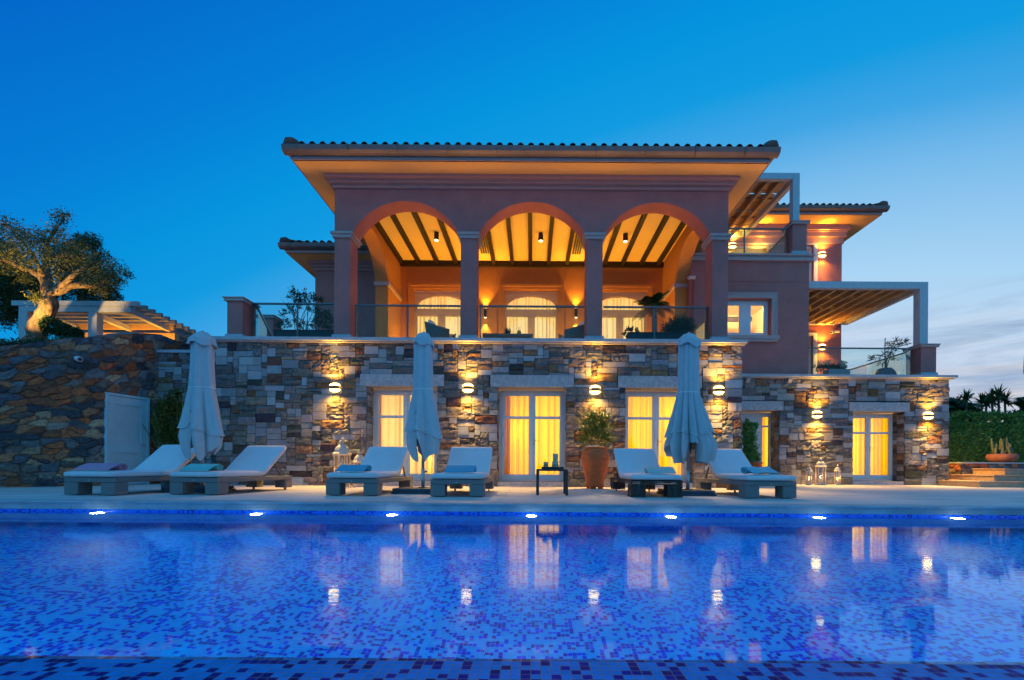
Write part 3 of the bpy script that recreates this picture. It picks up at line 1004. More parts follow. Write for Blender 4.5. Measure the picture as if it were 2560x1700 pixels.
# loggia back wall with three arched doors
DC = [XZ(p, 800, YB)[0] for p in (1102, 1328, 1551)]
hwo = 1.0                          # half width of an opening
ZDT = 6.98
m = MB()
edges = [XA + CW] + [v for c in DC for v in (c - hwo, c + hwo)] + [XB - CW]
for k in range(0, len(edges), 2):
    m.box(edges[k], edges[k + 1], YB, YB + .3, ZS1, ZDT)
m.box(XA + CW, XB - CW, YB, YB + .3, ZDT + .001, ZC - .004)
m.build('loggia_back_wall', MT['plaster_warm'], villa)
up_lab = ['sheer curtain in the loggia door left of the second column', 'sheer curtain in the middle loggia door behind the low table', 'sheer curtain in the loggia door behind the potted palm']
for i, c in enumerate(DC):
    m = MB()
    for (o, w, dpt) in ((.0, .10, .06), (.095, .10, .035), (.19, .05, .015)):
        a, b = c - hwo - .2 + o, c + hwo + .2 - o
        zt = ZDT + .2 - o
        m.box(a, a + w, YB - dpt, YB - .001, ZS1, zt); m.box(b - w, b, YB - dpt, YB - .001, ZS1, zt)
        m.box(a + w, b - w, YB - dpt, YB - .001, zt - w, zt)
    m.build('door_surround', MT['plaster_warm'], villa, bevel=.008)
    Yd = YB + .12
    m = MB()
    xa, xb = c - hwo, c + hwo
    zt0, zt1 = 6.04, 6.30
    m.box(xa, xa + .10, Yd, Yd + .09, ZS1, zt0); m.box(xb - .10, xb, Yd, Yd + .09, ZS1, zt0)
    m.box(c - .13, c + .13, Yd - .012, Yd + .08, ZS1, zt0)
    m.box(xa, xb, Yd - .004, Yd + .085, zt0, zt1)
    m.box(xa + .1, c - .13, Yd + .003, Yd + .07, ZS1 + .02, ZS1 + .16); m.box(c + .13, xb - .1, Yd + .003, Yd + .07, ZS1 + .02, ZS1 + .16)
    m.box(c - .025, c + .025, Yd - .026, Yd - .013, ZS1 + .05, zt0 - .02)
    hw, rise = hwo - .09, .46
    n = 20
    pts = [(xa, zt1)] + [(c - hw * math.cos(math.pi * k / n), zt1 + .02 + rise * math.sin(math.pi * k / n) ** .85) for k in range(n + 1)] + [(xb, zt1)]
    m.arch(pts, ZDT - .02, lambda u, z, d: (u, d, z), Yd + .002, Yd + .08)
    for q in range(4):
        m.box(xa, xb, Yd - .006 - .004 * (q % 2), Yd + .001, ZDT - .19 + q * .045, ZDT - .155 + q * .045)
    d = m.build('arched_door', MT['moulding'], villa, bevel=.005)
    g = MB()
    g.box(xa + .1, c - .13, Yd + .03, Yd + .04, ZS1 + .16, zt0); g.box(c + .13, xb - .1, Yd + .03, Yd + .04, ZS1 + .16, zt0)
    g.box(xa + .05, xb - .05, Yd + .03, Yd + .04, zt1, ZDT - .05)
    g.build('pane', MT['pane'], d)
    room(xa - .2, xb + .2, ZS1 + .02, ZDT + .1, Yd + .19, Yd + 2.4)
    curtain(xa - .1, xb + .1, ZS1 + .03, ZDT, Yd + .34, MT['cur_sheer'], up_lab[i], 'sheer curtains behind the loggia doors', pleat=.15, amp=.035, seed=30 + i)
    area(xa, xb, ZS1 + .2, ZDT, Yd + 1.4, P_ROOM_UP, (1.0, .80, .50), villa)
    for k in (-.55, .45):
        lamp('POINT', 'floor_glow', (c + k, Yd + .6, ZS1 + .12), 2.2, (1, .75, .4), villa, shadow_soft_size=.05)


def cornice(x0, x1, yf, yb, z0, z1, sides=(True, True), name='cornice', material='cornice'):
    """stepped moulding round the front and sides of a block"""
    m = MB()
    h = z1 - z0
    st = [(0, .30, .05), (.30, .36, .075), (.36, .62, .12), (.62, .70, .15), (.70, 1.0, .21)]
    for a, b, p in st:
        za, zb = z0 + h * a + .001, z0 + h * b
        xl, xr = x0 - (p if sides[0] else 0), x1 + (p if sides[1] else 0)
        m.box(xl, xr, yf - p, yf - .001, za, zb)
        if sides[0]: m.box(xl, x0 - .001, yf + .0, yb, za, zb)
        if sides[1]: m.box(x1 + .001, xr, yf + .0, yb, za, zb)
    return m.build(name, MT[material], villa, bevel=.008)


cornice(XA, XB, YC, YB, 7.83, ZF1 - .004)


def roof(xl, xr, yf, yb, z, slope, ov_gutter=.2, label=None, hip=(True, True), soffit_in=None, brackets=1.22):
    """soffit slab with fascia, gutter, barrel tiles and hip caps. xl..xr, yf.. are the fascia lines; z the soffit height"""
    m = MB(); m.box(xl, xr, yf, yb, z, z + .06)
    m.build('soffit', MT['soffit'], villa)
    m = MB()
    m.box(xl, xr, yf, yf + .05, z + .061, z + .23); m.box(xl, xl + .05, yf + .051, yb, z + .061, z + .23); m.box(xr - .05, xr, yf + .051, yb, z + .061, z + .23)
    m.box(xl - .02, xr + .02, yf - .02, yf + .03, z + .0, z + .06)
    m.box(xl - .02, xl, yf + .031, yb, z + .0, z + .06); m.box(xr, xr + .02, yf + .031, yb, z + .0, z + .06)
    m.build('fascia', MT['cornice'], villa)
    g = ov_gutter
    zg0, zg1 = z + .10, z + .27
    m = MB()
    prof = [(yf - .02, zg0), (yf - .10, zg0 + .015), (yf - .17, zg0 + .06), (yf - .20, zg1 - .02), (yf - .20, zg1), (yf - .02, zg1)]
    m.prism(prof, 'x', xl - g, xr + g)
    for s, xx in ((-1, xl), (1, xr)):
        pr = [(xx + s * (p[0] - yf) * -1, p[1]) for p in prof]
        m.prism(pr, 'y', yf - .02, yb)
    ob = m.build('gutter', MT['gutter'], villa)
    m = MB()
    x = xl + .2
    while x < xr:
        m = MB(); m.tube([(x, yf - .02, zg0 - .012), (x, yf - .11, zg0), (x, yf - .19, zg0 + .055), (x, yf - .215, zg1 + .01)], .011, 5); x += brackets
        m.build('gutter_bracket', MT['gutter'], ob)
    # tiles
    per, zt = .257, zg1 + .005
    yf2, xl2, xr2 = yf - .12, xl - .12, xr + .12
    m = MB()
    n = int(round((xr2 - xl2) / per)); per = (xr2 - xl2) / n
    S = 10
    prof = [math.sqrt(max(0, 1 - (2 * k / S - 1) ** 2)) for k in range(S + 1)]
    for i in range(n):
        xa = xl2 + i * per + per * .16; wd = per * .68
        xm = xa + wd / 2
        ymax = min(yb - yf2, xm - xl2 if hip[0] else 99, xr2 - xm if hip[1] else 99)
        rows_ = max(1, int(ymax / .42))
        for q in range(rows_):
            ya, ybq = yf2 + ymax * q / rows_, yf2 + ymax * (q + 1) / rows_ + .03
            ra, rb = .098, .075
            vs = []
            for k in range(S + 1):
                u = xm - wd / 2 + wd * k / S
                vs.append((u, ya, zt + (ya - yf2) * slope + .02 + ra * prof[k])); vs.append((u, ybq, zt + (ybq - yf2) * slope + .005 + rb * prof[k]))
            b0 = len(vs)
            for k in range(S + 1):
                u = xm - wd / 2 + wd * k / S
                vs.append((xm + (u - xm) * .8, ya + .001, zt + (ya - yf2) * slope + .02 + (ra - .018) * prof[k]))
            vs.append((xm, ya + .12, zt + (ya - yf2) * slope + .02))
            fs = [(2 * k, 2 * k + 2, 2 * k + 3, 2 * k + 1) for k in range(S)] + [(2 * k, b0 + k, b0 + k + 1, 2 * k + 2) for k in range(S)]
            m.add(vs, fs)
    for s in (0, 1):
        if not hip[s]: continue
        ny = int((yb - yf2) / .257)
        for i in range(ny):
            ym = yf2 + (i + .5) * .257
            ln = min(ym - yf2, (xr2 - xl2) / 2)
            if ln < .2: continue
            vs = []
            for k in range(S + 1):
                u = ym - .0875 + .175 * k / S
                e = xl2 if s == 0 else xr2
                sg = 1 if s == 0 else -1
                vs.append((e, u, zt + .02 + .07 * prof[k])); vs.append((e + sg * ln, u, zt + ln * slope + .07 * prof[k]))
            m.add(vs, [(2 * k, 2 * k + 2, 2 * k + 3, 2 * k + 1) for k in range(S)])
    # tile bed
    dmax = min(yb - yf2, (xr2 - xl2) / 2)
    m.add([(xl2, yf2, zt), (xr2, yf2, zt), (xr2 - (dmax if hip[1] else 0), yf2 + dmax, zt + dmax * slope), (xl2 + (dmax if hip[0] else 0), yf2 + dmax, zt + dmax * slope)], [(0, 1, 2, 3)])
    m.add([(xl2, yf2, zt), (xl2 + (dmax if hip[0] else 0), yf2 + dmax, zt + dmax * slope), (xl2 + (dmax if hip[0] else 0), yb, zt + dmax * slope), (xl2, yb, zt)], [(0, 1, 2, 3)])
    m.add([(xr2, yf2, zt), (xr2, yb, zt), (xr2 - (dmax if hip[1] else 0), yb, zt + dmax * slope), (xr2 - (dmax if hip[1] else 0), yf2 + dmax, zt + dmax * slope)], [(0, 1, 2, 3)])
    rf = m.build('roof_tiles', MT['tile_roof'], villa, smooth=False)
    for s in (0, 1):
        if not hip[s]: continue
        m = MB()
        e = xl2 if s == 0 else xr2
        sg = 1 if s == 0 else -1
        k = 0
        while k * .38 < dmax:
            a, b = k * .38, min(dmax, (k + 1) * .38 + .05)
            m.tube([(e + sg * a, yf2 + a, zt + .05 + a * slope), (e + sg * b, yf2 + b, zt + .05 + b * slope)], [.14, .11], 10); k += 1
        m.lathe([(.0, -.1), (.14, -.08), (.20, .02), (.17, .12), (.08, .18), (.0, .19)], e + sg * .10, yf2 + .10, 16, z0=zt + .05)
        m.build('hip_cap', MT['tile_roof'], rf, smooth=True)


XFL, XFR = XZ(733, 395, 11.45)[0], XZ(1922, 405, 11.45)[0]
roof(XFL, XFR, 11.45, 18.6, ZF1, .27)

# left rear wing
XW = XZ(788, 720, YB)[0]
m = MB(); m.box(XW, XA - .002, YB, 24, ZS1 - .4, 7.925)
m.build('rear_wing_wall', MT['terracotta'], villa)
ZL = .543 + (1165 - 636) * 16.05 / 1150
cornice(XW, XA - .25, YB, 22, 7.62, ZL - .004, (True, False))
XLW = XZ(716, 632, 16.05)[0]
roof(XLW, XA - .02, 16.05, 24, ZL, .27, hip=(True, False))
# wall mass behind the loggia so the rooms stay dark outside
m = MB(); m.box(XA, XB, YB + 3.0, 24, 3.0, 8.1)
m.build('rear_wall', MT['terracotta'], villa)

# left terrace parapet piers and planting edge
def pier(px0, px1, pytop, pybase, Y, dep, zb, parent=villa, capo=.06):
    x0, zt = XZ(px0, pytop, Y); x1, _ = XZ(px1, pytop, Y)
    m = MB(); m.box(x0, x1, Y, Y + dep, zb + .12, zt - .105)
    p = m.build('parapet_pier', MT['terracotta'], parent, bevel=.006)
    m = MB(); m.box(x0 - capo, x1 + capo, Y - capo, Y + dep + capo, zt - .10, zt - .03); m.box(x0 - capo - .025, x1 + capo + .025, Y - capo - .025, Y + dep + capo + .025, zt - .029, zt)
    m.build('pier_cap', MT['moulding'], p, bevel=.008)
    m = MB(); m.box(x0 - .035, x1 + .035, Y - .035, Y + dep + .035, zb + .001, zb + .119)
    m.build('pier_base', MT['slab'], p, bevel=.006)
    return x0, x1, zt


pier(568, 606, 743.5, 838, 12.1, .6, ZS1)
pier(646, 683, 788, 838, 15.6, .5, ZS1)

# right wing: stone ground floor
PXR = [(1780, 1946, 961), (2128, 2262, 1030)]
XD = []
xr0 = X1 - .3
ro = []
D4 = (XZ(1830, 1080, YR)[0], XZ(1946, 1080, YR)[0], XZ(1900, 1026, YR)[1])
D5 = (XZ(2132, 1080, YR)[0], XZ(2261, 1080, YR)[0], XZ(2190, 1029, YR)[1])
for (a, b, t) in (D4, D5):
    ro.append((a - xr0, b - xr0, 0, t)); ro.append((a - .14 - xr0, b + .16 - xr0, t, t + .31))
m = MB()
ashlar(m, XRR - xr0, ZR0, lambda u, v, d: (xr0 + u, YR + .05 - d, v), ro, seed=21, unit=.08)
for (a, b, t) in (D4, D5):
    ashlar(m, .5, t, lambda u, v, dd, b=b: (b + .05 - dd, YR + .03 + u, v), (), wmin=2, wmax=4, hmax=2, seed=int(290 + b * 7), rough=.3)
    ashlar(m, .5, t, lambda u, v, dd, a=a: (a - .05 + dd, YR + .03 + u, v), (), wmin=2, wmax=4, hmax=2, seed=int(390 + a * 7), rough=.3)
ashlar(m, 6, ZR0, lambda u, v, d: (XRR - .05 + d, YR + .06 + u, v), (), seed=29, unit=.09)
m.build('stone_wall', MT['stone'], villa, color=True)
m = MB()
xs = [xr0 + .02, D4[0] - .03, D4[1] + .03, D5[0] - .03, D5[1] + .03, XRR - .06]
for k in range(0, 6, 2): m.box(xs[k], xs[k + 1], YR + .058, YR + .52, -.1, ZR0 - .003)
for (a, b, t) in (D4, D5): m.box(a - .03, b + .03, YR + .058, YR + .52, t + .006, ZR0 - .003)
m.box(XRR - .4, XRR - .055, YR + .521, YR + 6, -.1, ZR0 - .003)
m.build('mortar_core', MT['mortar'], villa)
for (a, b, t) in (D4, D5):
    m = MB(); m.box(a - .13, b + .15, YR - .03, YR + .5, t + .004, t + .30)
    m.build('lintel', MT['lintel'], villa, bevel=.006)
    m = MB(); m.box(a - .015, b + .015, YR + .02, YR + .5, -.02, .12)
    m.build('door_step', MT['lintel'], villa, bevel=.006)
for i, (a, b, t) in enumerate((D4, D5)):
    Yd = YR + .48
    if i == 0:                        # the entrance: solid leaf with a glazed side light
        m = MB()
        m.box(a, a + .06, Yd, Yd + .08, .125, t - .01); m.box(b - .06, b, Yd, Yd + .08, .125, t - .01); m.box(a + .06, b - .06, Yd, Yd + .08, t - .08, t - .01)
        xs0 = XZ(1905, 1080, Yd)[0]; xs1 = XZ(1924.5, 1080, Yd)[0]
        m.box(a + .06, xs0, Yd - .01, Yd + .06, .13, t - .081)
        for q in range(5):
            xx = a + .12 + q * .16
            m.box(xx, xx + .012, Yd - .018, Yd - .0101, .3, t - .2)
        m.box(xs1, b - .06, Yd - .005, Yd + .06, .13, t - .081)
        zq = XZ(1915, 1066, Yd)[1]
        m.box(xs0, xs1, Yd - .004, Yd + .05, zq - .03, zq + .03); m.box(xs0, xs1, Yd - .004, Yd + .05, .13, .3); m.box(xs0, xs1, Yd - .004, Yd + .05, t - .16, t - .081)
        d = m.build('entrance_door', MT['white'], villa, bevel=.005)
        g = MB(); g.box(xs0, xs1, Yd + .02, Yd + .03, .3, zq - .03); g.box(xs0, xs1, Yd + .02, Yd + .03, zq + .03, t - .16)
        g.build('pane', MT['pane'], d)
    else:
        french_door(a + .01, b - .01, .125, t - .012, Yd, villa, leaf_top=.71, hinge_w=.08)
    room(a - .3, b + .3, .05, t + .2, Yd + .1, Yd + 2.5)
    curtain(a + .02, b - .02, .14, t - .03, Yd + .26, MT['cur_gold'],
            ['golden curtain in the side light of the entrance door', 'golden curtain behind the french door at the right end of the stone wing'][i], seed=50 + i)
    area(a + .02, b - .02, .2, t, Yd + 1.3, P_ROOM * 1.15, (1.0, .72, .10), villa)
# right terrace slab
m = MB(); m.box(X1 - .1, XRR + .16, YR - .15, YU + 3, ZR0 + .035, ZR1)
m.build('terrace_slab', MT['slab'], villa, bevel=.006)
m = MB(); m.box(X1 - .1, XRR + .1, YR - .10, YU + 3, ZR0, ZR0 + .034)
m.build('slab_drip_edge', MT['lintel'], villa)
m = MB()
for px in (1868, 1973):
    x = XZ(px, 945, YR)[0]
    m.prism([(YR - .10, ZR0 - .003), (YR - .10, ZR0 - .05), (YR + .0, ZR0 - .16), (YR + .06, ZR0 - .16), (YR + .06, ZR0 - .003)], 'x', x - .06, x + .06)
m.build('slab_bracket', MT['lintel'], villa)

# right first-floor block with its window
XK0, XK1 = XB + .004, XZ(2022, 780, YK)[0]
ZK1 = 7.31
wx0, wx1 = XZ(1810, 790, YK)[0], XZ(1928, 790, YK)[0]
wz0, wz1 = XZ(1880, 840, YK)[1], XZ(1880, 746, YK)[1]
m = MB()
m.box(XK0, wx0, YK, YK + .3, ZR1 + .001, ZK1); m.box(wx1, XK1, YK, YK + .3, ZR1 + .001, ZK1)
m.box(wx0, wx1, YK, YK + .3, ZR1 + .001, wz0); m.box(wx0, wx1, YK, YK + .3, wz1, ZK1)
m.box(XK1 - .3, XK1, YK + .301, YU, ZR1 + .001, ZK1); m.box(XK0, XK0 + .3, YK + .301, YU, ZR1 + .001, ZK1)
m.build('first_floor_wall', MT['terracotta'], villa)
zl = XZ(1900, 704, YK)[1]
m = MB(); m.box(XK0, XK1 + .012, YK - .012, YK - .001, zl, zl + .02)
m.build('string_course', MT['terracotta'], villa)
m = MB()
w = .15
m.box(wx0 - w, wx0 - .001, YK - .05, YK - .001, wz0, wz1 + w); m.box(wx1 + .001, wx1 + w, YK - .05, YK - .001, wz0, wz1 + w); m.box(wx0, wx1, YK - .05, YK - .001, wz1 + .001, wz1 + w)
m.box(wx0 - w - .03, wx0 - w + .02, YK - .07, YK - .051, wz0, wz1 + w + .03); m.box(wx1 + w - .02, wx1 + w + .03, YK - .07, YK - .051, wz0, wz1 + w + .03)
m.box(wx0 - w + .02, wx1 + w - .02, YK - .07, YK - .051, wz1 + w - .02, wz1 + w + .03)
trim = m.build('window_surround', MT['moulding'], villa, bevel=.006)
m = MB(); m.box(wx0 - w - .06, wx1 + w + .08, YK - .12, YK - .001, wz0 - .12, wz0 - .002); m.box(wx0 - w - .02, wx1 + w + .03, YK - .09, YK - .001, wz0 - .2, wz0 - .121)
m.build('window_sill', MT['moulding'], villa, bevel=.008)
Yd = YK + .2
m = MB()
xc = (wx0 + wx1) / 2
m.box(wx0, wx0 + .05, Yd, Yd + .07, wz0, wz1); m.box(wx1 - .05, wx1, Yd, Yd + .07, wz0, wz1); m.box(wx0 + .05, wx1 - .05, Yd, Yd + .07, wz1 - .06, wz1); m.box(wx0 + .05, wx1 - .05, Yd, Yd + .07, wz0, wz0 + .05)
g = MB()
for (a, b) in ((wx0 + .052, xc - .16), (xc + .16, wx1 - .052)):
    pass
la, lb, ra, rb = wx0 + .16, xc - .19, xc + .19, wx1 - .16
m.box(wx0 + .052, la, Yd - .02, Yd + .05, wz0 + .052, wz1 - .062); m.box(lb, ra, Yd - .02, Yd + .05, wz0 + .052, wz1 - .062); m.box(rb, wx1 - .052, Yd - .02, Yd + .05, wz0 + .052, wz1 - .062)
for (a, b) in ((la, lb), (ra, rb)):
    m.box(a, b, Yd - .018, Yd + .048, wz0 + .052, wz0 + .16); m.box(a, b, Yd - .018, Yd + .048, wz1 - .17, wz1 - .062)
    g.box(a, b, Yd + .01, Yd + .02, wz0 + .16, wz1 - .17)
wn = m.build('casement_window', MT['white'], villa, bevel=.005)
g.build('pane', MT['pane'], wn)
room(wx0 - .5, wx1 + .9, wz0 - .6, wz1 + .5, YK + .31, YK + 3.2)
lamp('POINT', 'room_lamp', (xc + .2, YK + .75, wz1 + .36), P_WIN, (1, .72, .32), villa, shadow_soft_size=.12)
m = MB(); m.box(xc - .9, xc + 1.2, YK + 2.2, YK + 2.3, wz1 - .05, wz1 + .12); m.bar((xc - .4, YK + 2.9, wz0 - .4), (xc + .1, YK + 2.9, wz1), .12, .12)
m.build('room_beam', MT['beam'], villa)
# balcony slab on the block
m = MB()
m.box(XK0, XK1 + .09, YK - .09, YU, ZK1 + .001, ZK1 + .09); m.box(XK0, XK1 + .06, YK - .06, YU, ZK1 + .091, ZK1 + .15); m.box(XK0, XK1 + .12, YK - .12, YU, ZK1 + .151, ZK1 + .21)
m.build('balcony_cornice', MT['moulding'], villa, bevel=.006)
ZB1 = ZK1 + .211
pier(1982, 2017.5, 553, 636, YK - .02, .5, ZB1)
m = MB(); m.tube([(XZ(1735.5, 700, YK)[0], YK - .04, ZR1 + .05), (XZ(1735.5, 700, YK)[0], YK - .04, zl)], .035, 8)
m.build('drainpipe', MT['terracotta'], villa, smooth=True)

# recessed rear wall of the right wing, two storeys, with doors
XU1 = XZ(2104, 720, YU)[0]
ZU = XZ(2203, 537.5, 18.1)[1]
m = MB()
dz = [(ZR1 + .02, 6.0), (ZB1 + .02, 9.75)]
dxa, dxb = XK1 - 1.0, XZ(2034, 720, YU)[0]
m.box(dxb, XU1, YU, YU + 6, ZR1 + .002, ZU - .002)
m.box(XK1 - 1.3, dxa, YU, YU + .3, ZR1, ZU - .002)
m.box(dxa, dxb, YU, YU + .3, dz[0][1], ZB1)
m.box(dxa, dxb, YU, YU + .3, dz[1][1], ZU - .002)
m.box(3.0, XK1 - 1.301, YU, YU + 6, ZB1 - .4, ZU - .002)
m.build('rear_wing_wall', MT['terracotta'], villa)
cornice(3.0, XU1, YU, 25, ZU - .72, ZU - .004, (False, True))
XUR = XZ(2203, 538, 18.1)[0]
roof(2.0, XUR, 18.1, 25, ZU, .27, hip=(False, True))
for i, (za, zb) in enumerate(dz):
    m = MB()
    m.box(dxb - .02, dxb + .14, YU - .04, YU - .001, za, zb + .12); m.box(dxa - .14, dxb - .021, YU - .04, YU - .001, zb + .001, zb + .12)
    m.box(dxb - .12, dxb - .022, YU + .1, YU + .17, za, zb); m.box(dxa, dxb - .121, YU + .1, YU + .17, zb - .1, zb); m.box(dxa, dxb - .121, YU + .1, YU + .17, za, za + .2)
    d = m.build('side_door', MT['white'], villa, bevel=.006)
    g = MB(); g.box(dxa, dxb - .121, YU + .13, YU + .14, za + .2, zb - .1)
    g.build('pane', MT['pane'], d)
    room(dxa, dxb + .001, za, zb, YU + .301, YU + 2)
    curtain(dxa, dxb - .03, za + .02, zb - .02, YU + .24, MT['cur_gold'], ['curtain in the narrow lit door under the lower pergola', 'curtain in the narrow lit door above the lower pergola'][i], 'curtains in the side doors', seed=70 + i)
    area(dxa + .1, dxb - .1, za + .3, zb - .2, YU + 1.2, 30, (1, .75, .35), villa)
# low lit window behind the upper balcony rail
xa, xb = XZ(1917, 632, YU)[0], XZ(1966, 632, YU)[0]
za, zb = ZB1 + .02, XZ(1940, 620, YU)[1]
m = MB(); m.box(xa, xb, YU - .05, YU - .001, zb - .001, zb + .1); m.box(xa, xa + .1, YU - .05, YU - .001, za, zb - .002); m.box(xb - .1, xb, YU - .05, YU - .001, za, zb - .002)
m.box(xa + .101, xb - .101, YU - .02, YU - .001, za, zb - .002)
m.build('window_surround', MT['moulding'], villa, bevel=.006)

lx0, lx1, lzt = pier(2303, 2341, 860, 935, YK - .02, .62, ZR1)


# ------------------------------------------------------------------ pergolas on the house
def pergola(name, label, xr_, yf, yb, xl_, z0, z1, postw, zpost, slat_gap=.40):
    t = thing(name, label, 'pergola', (xr_, yf, zpost), 'white slatted pergolas on the balconies')
    m = MB(); m.box(xl_, xr_ - postw - .001, yf, yf + .16, z0, z1); m.build('front_beam', MT['white_wood'], t, bevel=.006)
    m = MB(); m.box(xr_ - postw, xr_, yf, yf + postw, zpost + .002, z1); m.build('post', MT['white_wood'], t, bevel=.006)
    m = MB(); m.box(xr_ - .16, xr_, yf + postw + .001, yb, z0, z1); m.build('side_beam', MT['white_wood'], t, bevel=.006)
    m = MB(); m.box(xl_, xr_ - .161, yb - .14, yb - .002, z0 - .0, z1 - .02); m.build('wall_beam', MT['white_wood'], t, bevel=.006)
    for k in range(2):
        y = yf + (yb - yf) * (.36 + .32 * k)
        m = MB(); m.box(xl_, xr_ - .162, y, y + .07, z1 - .06, z1 - .001); m.build('cross_bar', MT['slat_wood'], t)
    y = yf + .18
    while y < yb - .2:
        m = MB(); m.box(xl_, xr_ - .163, y, min(y + .95, yb - .16), z1 - .002, z1 + .028); m.build('cover_board', MT['slat_wood'], t); y += 1.04
    x = xr_ - .2 - slat_gap
    while x > xl_ + .05:
        m = MB(); m.box(x, x + .10, yf + .161, yb - .141, z0 - .02, z1 - .061); m.build('slat', MT['slat_wood'], t)
        x -= slat_gap
    return t


xr_, _ = XZ(1999.5, 500, YK)
_, z1_ = XZ(1990, 432, YK); _, z0_ = XZ(1990, 447.5, YK); _, zp_ = XZ(1990, 553, YK)
pergola('roof_pergola', 'white slatted pergola over the upper balcony beside the main roof', xr_, YK, YU, 5.4, z0_, z1_, .22, zp_)
xr2_, _ = XZ(2320.5, 780, YK)
_, z1_ = XZ(2170, 703.5, YK); _, z0_ = XZ(2170, 721, YK); _, zp2_ = XZ(2310, 860, YK)
pergola('terrace_pergola', 'long white slatted pergola over the lower right terrace', xr2_, YK, YU, XK1 + .002, z0_, z1_, .27, zp2_)


# ------------------------------------------------------------------ railings
def railing(label, pts, zb, zt, posts=(), rail=.024, cat='railing', flat=False):
    """glass balustrade: one glass part per straight run, a handrail and thin posts"""
    t = thing('glass_railing', label, cat, (pts[0][0], pts[0][1], zb), 'glass railings of the terraces')
    m = MB()
    for a, b in zip(pts, pts[1:]):
        m.bar((a[0], a[1], zt - .022), (b[0], b[1], zt - .022), .06, .044)
    m.build('handrail', MT['rail'], t, bevel=.008)
    for a, b in zip(pts, pts[1:]):
        m = MB(); m.bar((a[0], a[1], (zb + zt) / 2 - .02), (b[0], b[1], (zb + zt) / 2 - .02), .012, zt - zb - .06, )
        m.build('glass_panel', MT['glass'], t)
    for p in posts:
        m = MB(); m.box(p[0] - .018, p[0] + .018, p[1] + .01, p[1] + .046, zb + .002, zt - .045); m.build('post', MT['rail'], t)
    return t


zt = XZ(1000, 762, 12.35)[1]
Yl = 12.35
pl = XZ(632, 760, Yl)[0]
railing('glass railing left of the loggia between the end pier and the first column', [(XZ(685, 790, 15.6)[0] - .1, 15.7), (pl - .1, 12.75), (pl, Yl), (CX[0] - CW / 2 - .01, Yl)], ZS1 + .002, XZ(700, 757.5, Yl)[1], [((pl + CX[0]) / 2 - .05, Yl)])
gaps = ['glass railing in the left arch of the loggia', 'glass railing in the middle arch of the loggia', 'glass railing in the right arch of the loggia in front of the palm']
for k in range(3):
    a, b = CX[k] + CW / 2 + .06, CX[k + 1] - CW / 2 - .03
    pp = [(a + .02, Yl)]
    pts = [(a, Yl), (b, Yl)]
    if k == 0: pp.append((XZ(1019, 800, Yl)[0], Yl))
    if k == 2:
        pp = [(XZ(1637, 800, Yl)[0], Yl), (b - .02, Yl)]
        pts = [(a, Yl), (b, Yl)]
    railing(gaps[k], pts, ZS1 + .002, zt, pp)
railing('glass railing closing the right side of the loggia terrace', [(XB - .1, YCB + .1), (XB - .1, YP - .1)], ZS1 + .002, zt)
zu = XZ(1900, 568, YK)[1]
xu = XZ(1968, 570, YK)[0]
railing('glass railing of the upper balcony under the roof pergola', [(XB + .1, YK + .06), (xu, YK + .06), (xu + .2, YK + .5), (xu + .3, YU - .2)], ZB1 + .002, zu, [(XZ(1864, 600, YK)[0], YK + .06)])
zr = XZ(2150, 868, YK)[1]
xq = XZ(2280, 868, YK)[0]
railing('long glass railing of the lower right terrace', [(XK1 + .01, YK + .06), (xq, YK + .06), (xq + .25, YK + .62), (xq + .3, YU - .5)], ZR1 + .002, zr)


# ------------------------------------------------------------------ wall lights and other fittings
def sconce(x, Y, z, label, group, up, down, color=WARM, w=.15, spread=150, eave=P_EAVE):
    t = thing('wall_light', label, 'wall light', (x, Y, z), group)
    m = MB()
    m.box(x - w / 2, x + w / 2, Y - .03, Y - .001, z - .05, z + .05)
    m.box(x - w / 2 - .03, x + w / 2 + .03, Y - .13, Y - .031, z - .04, z + .04)
    m.build('housing', MT['sconce'], t, bevel=.012)
    # frosted half-dome diffusers above and below the band
    for s in (1, -1):
        def D(i, j, s=s):
            a = math.pi * i / 20; f = math.pi / 2 * j / 8
            return (x + (w / 2 + .065) * math.cos(a) * math.cos(f), Y - .03 - .09 * math.sin(a) * math.cos(f), z + s * (.042 + .080 * math.sin(f)))
        m = MB(); m.grid(D, 21, 9); m.build('diffuser', MT['frost'], t, smooth=True)
    lamp('SPOT', 'up_light', (x, Y - .19, z + .145), up, color, t, rot=(R(180), 0, 0), spot_size=R(spread), spot_blend=1.0, shadow_soft_size=.03)
    lamp('SPOT', 'eave_beam', (x, Y - .135, z + .18), eave, color, t, rot=(R(180 + 9), 0, 0), spot_size=R(46), spot_blend=1.0, shadow_soft_size=.03)
    lamp('SPOT', 'deck_beam', (x, Y - .14, z - .16), eave / P_EAVE * P_DECK, WARM2, t, rot=(R(-24), 0, 0), spot_size=R(95), spot_blend=1.0, shadow_soft_size=.03)
    lamp('SPOT', 'down_light', (x, Y - .19, z - .145), down, color, t, rot=(0, 0, 0), spot_size=R(spread), spot_blend=1.0, shadow_soft_size=.03)
    return t


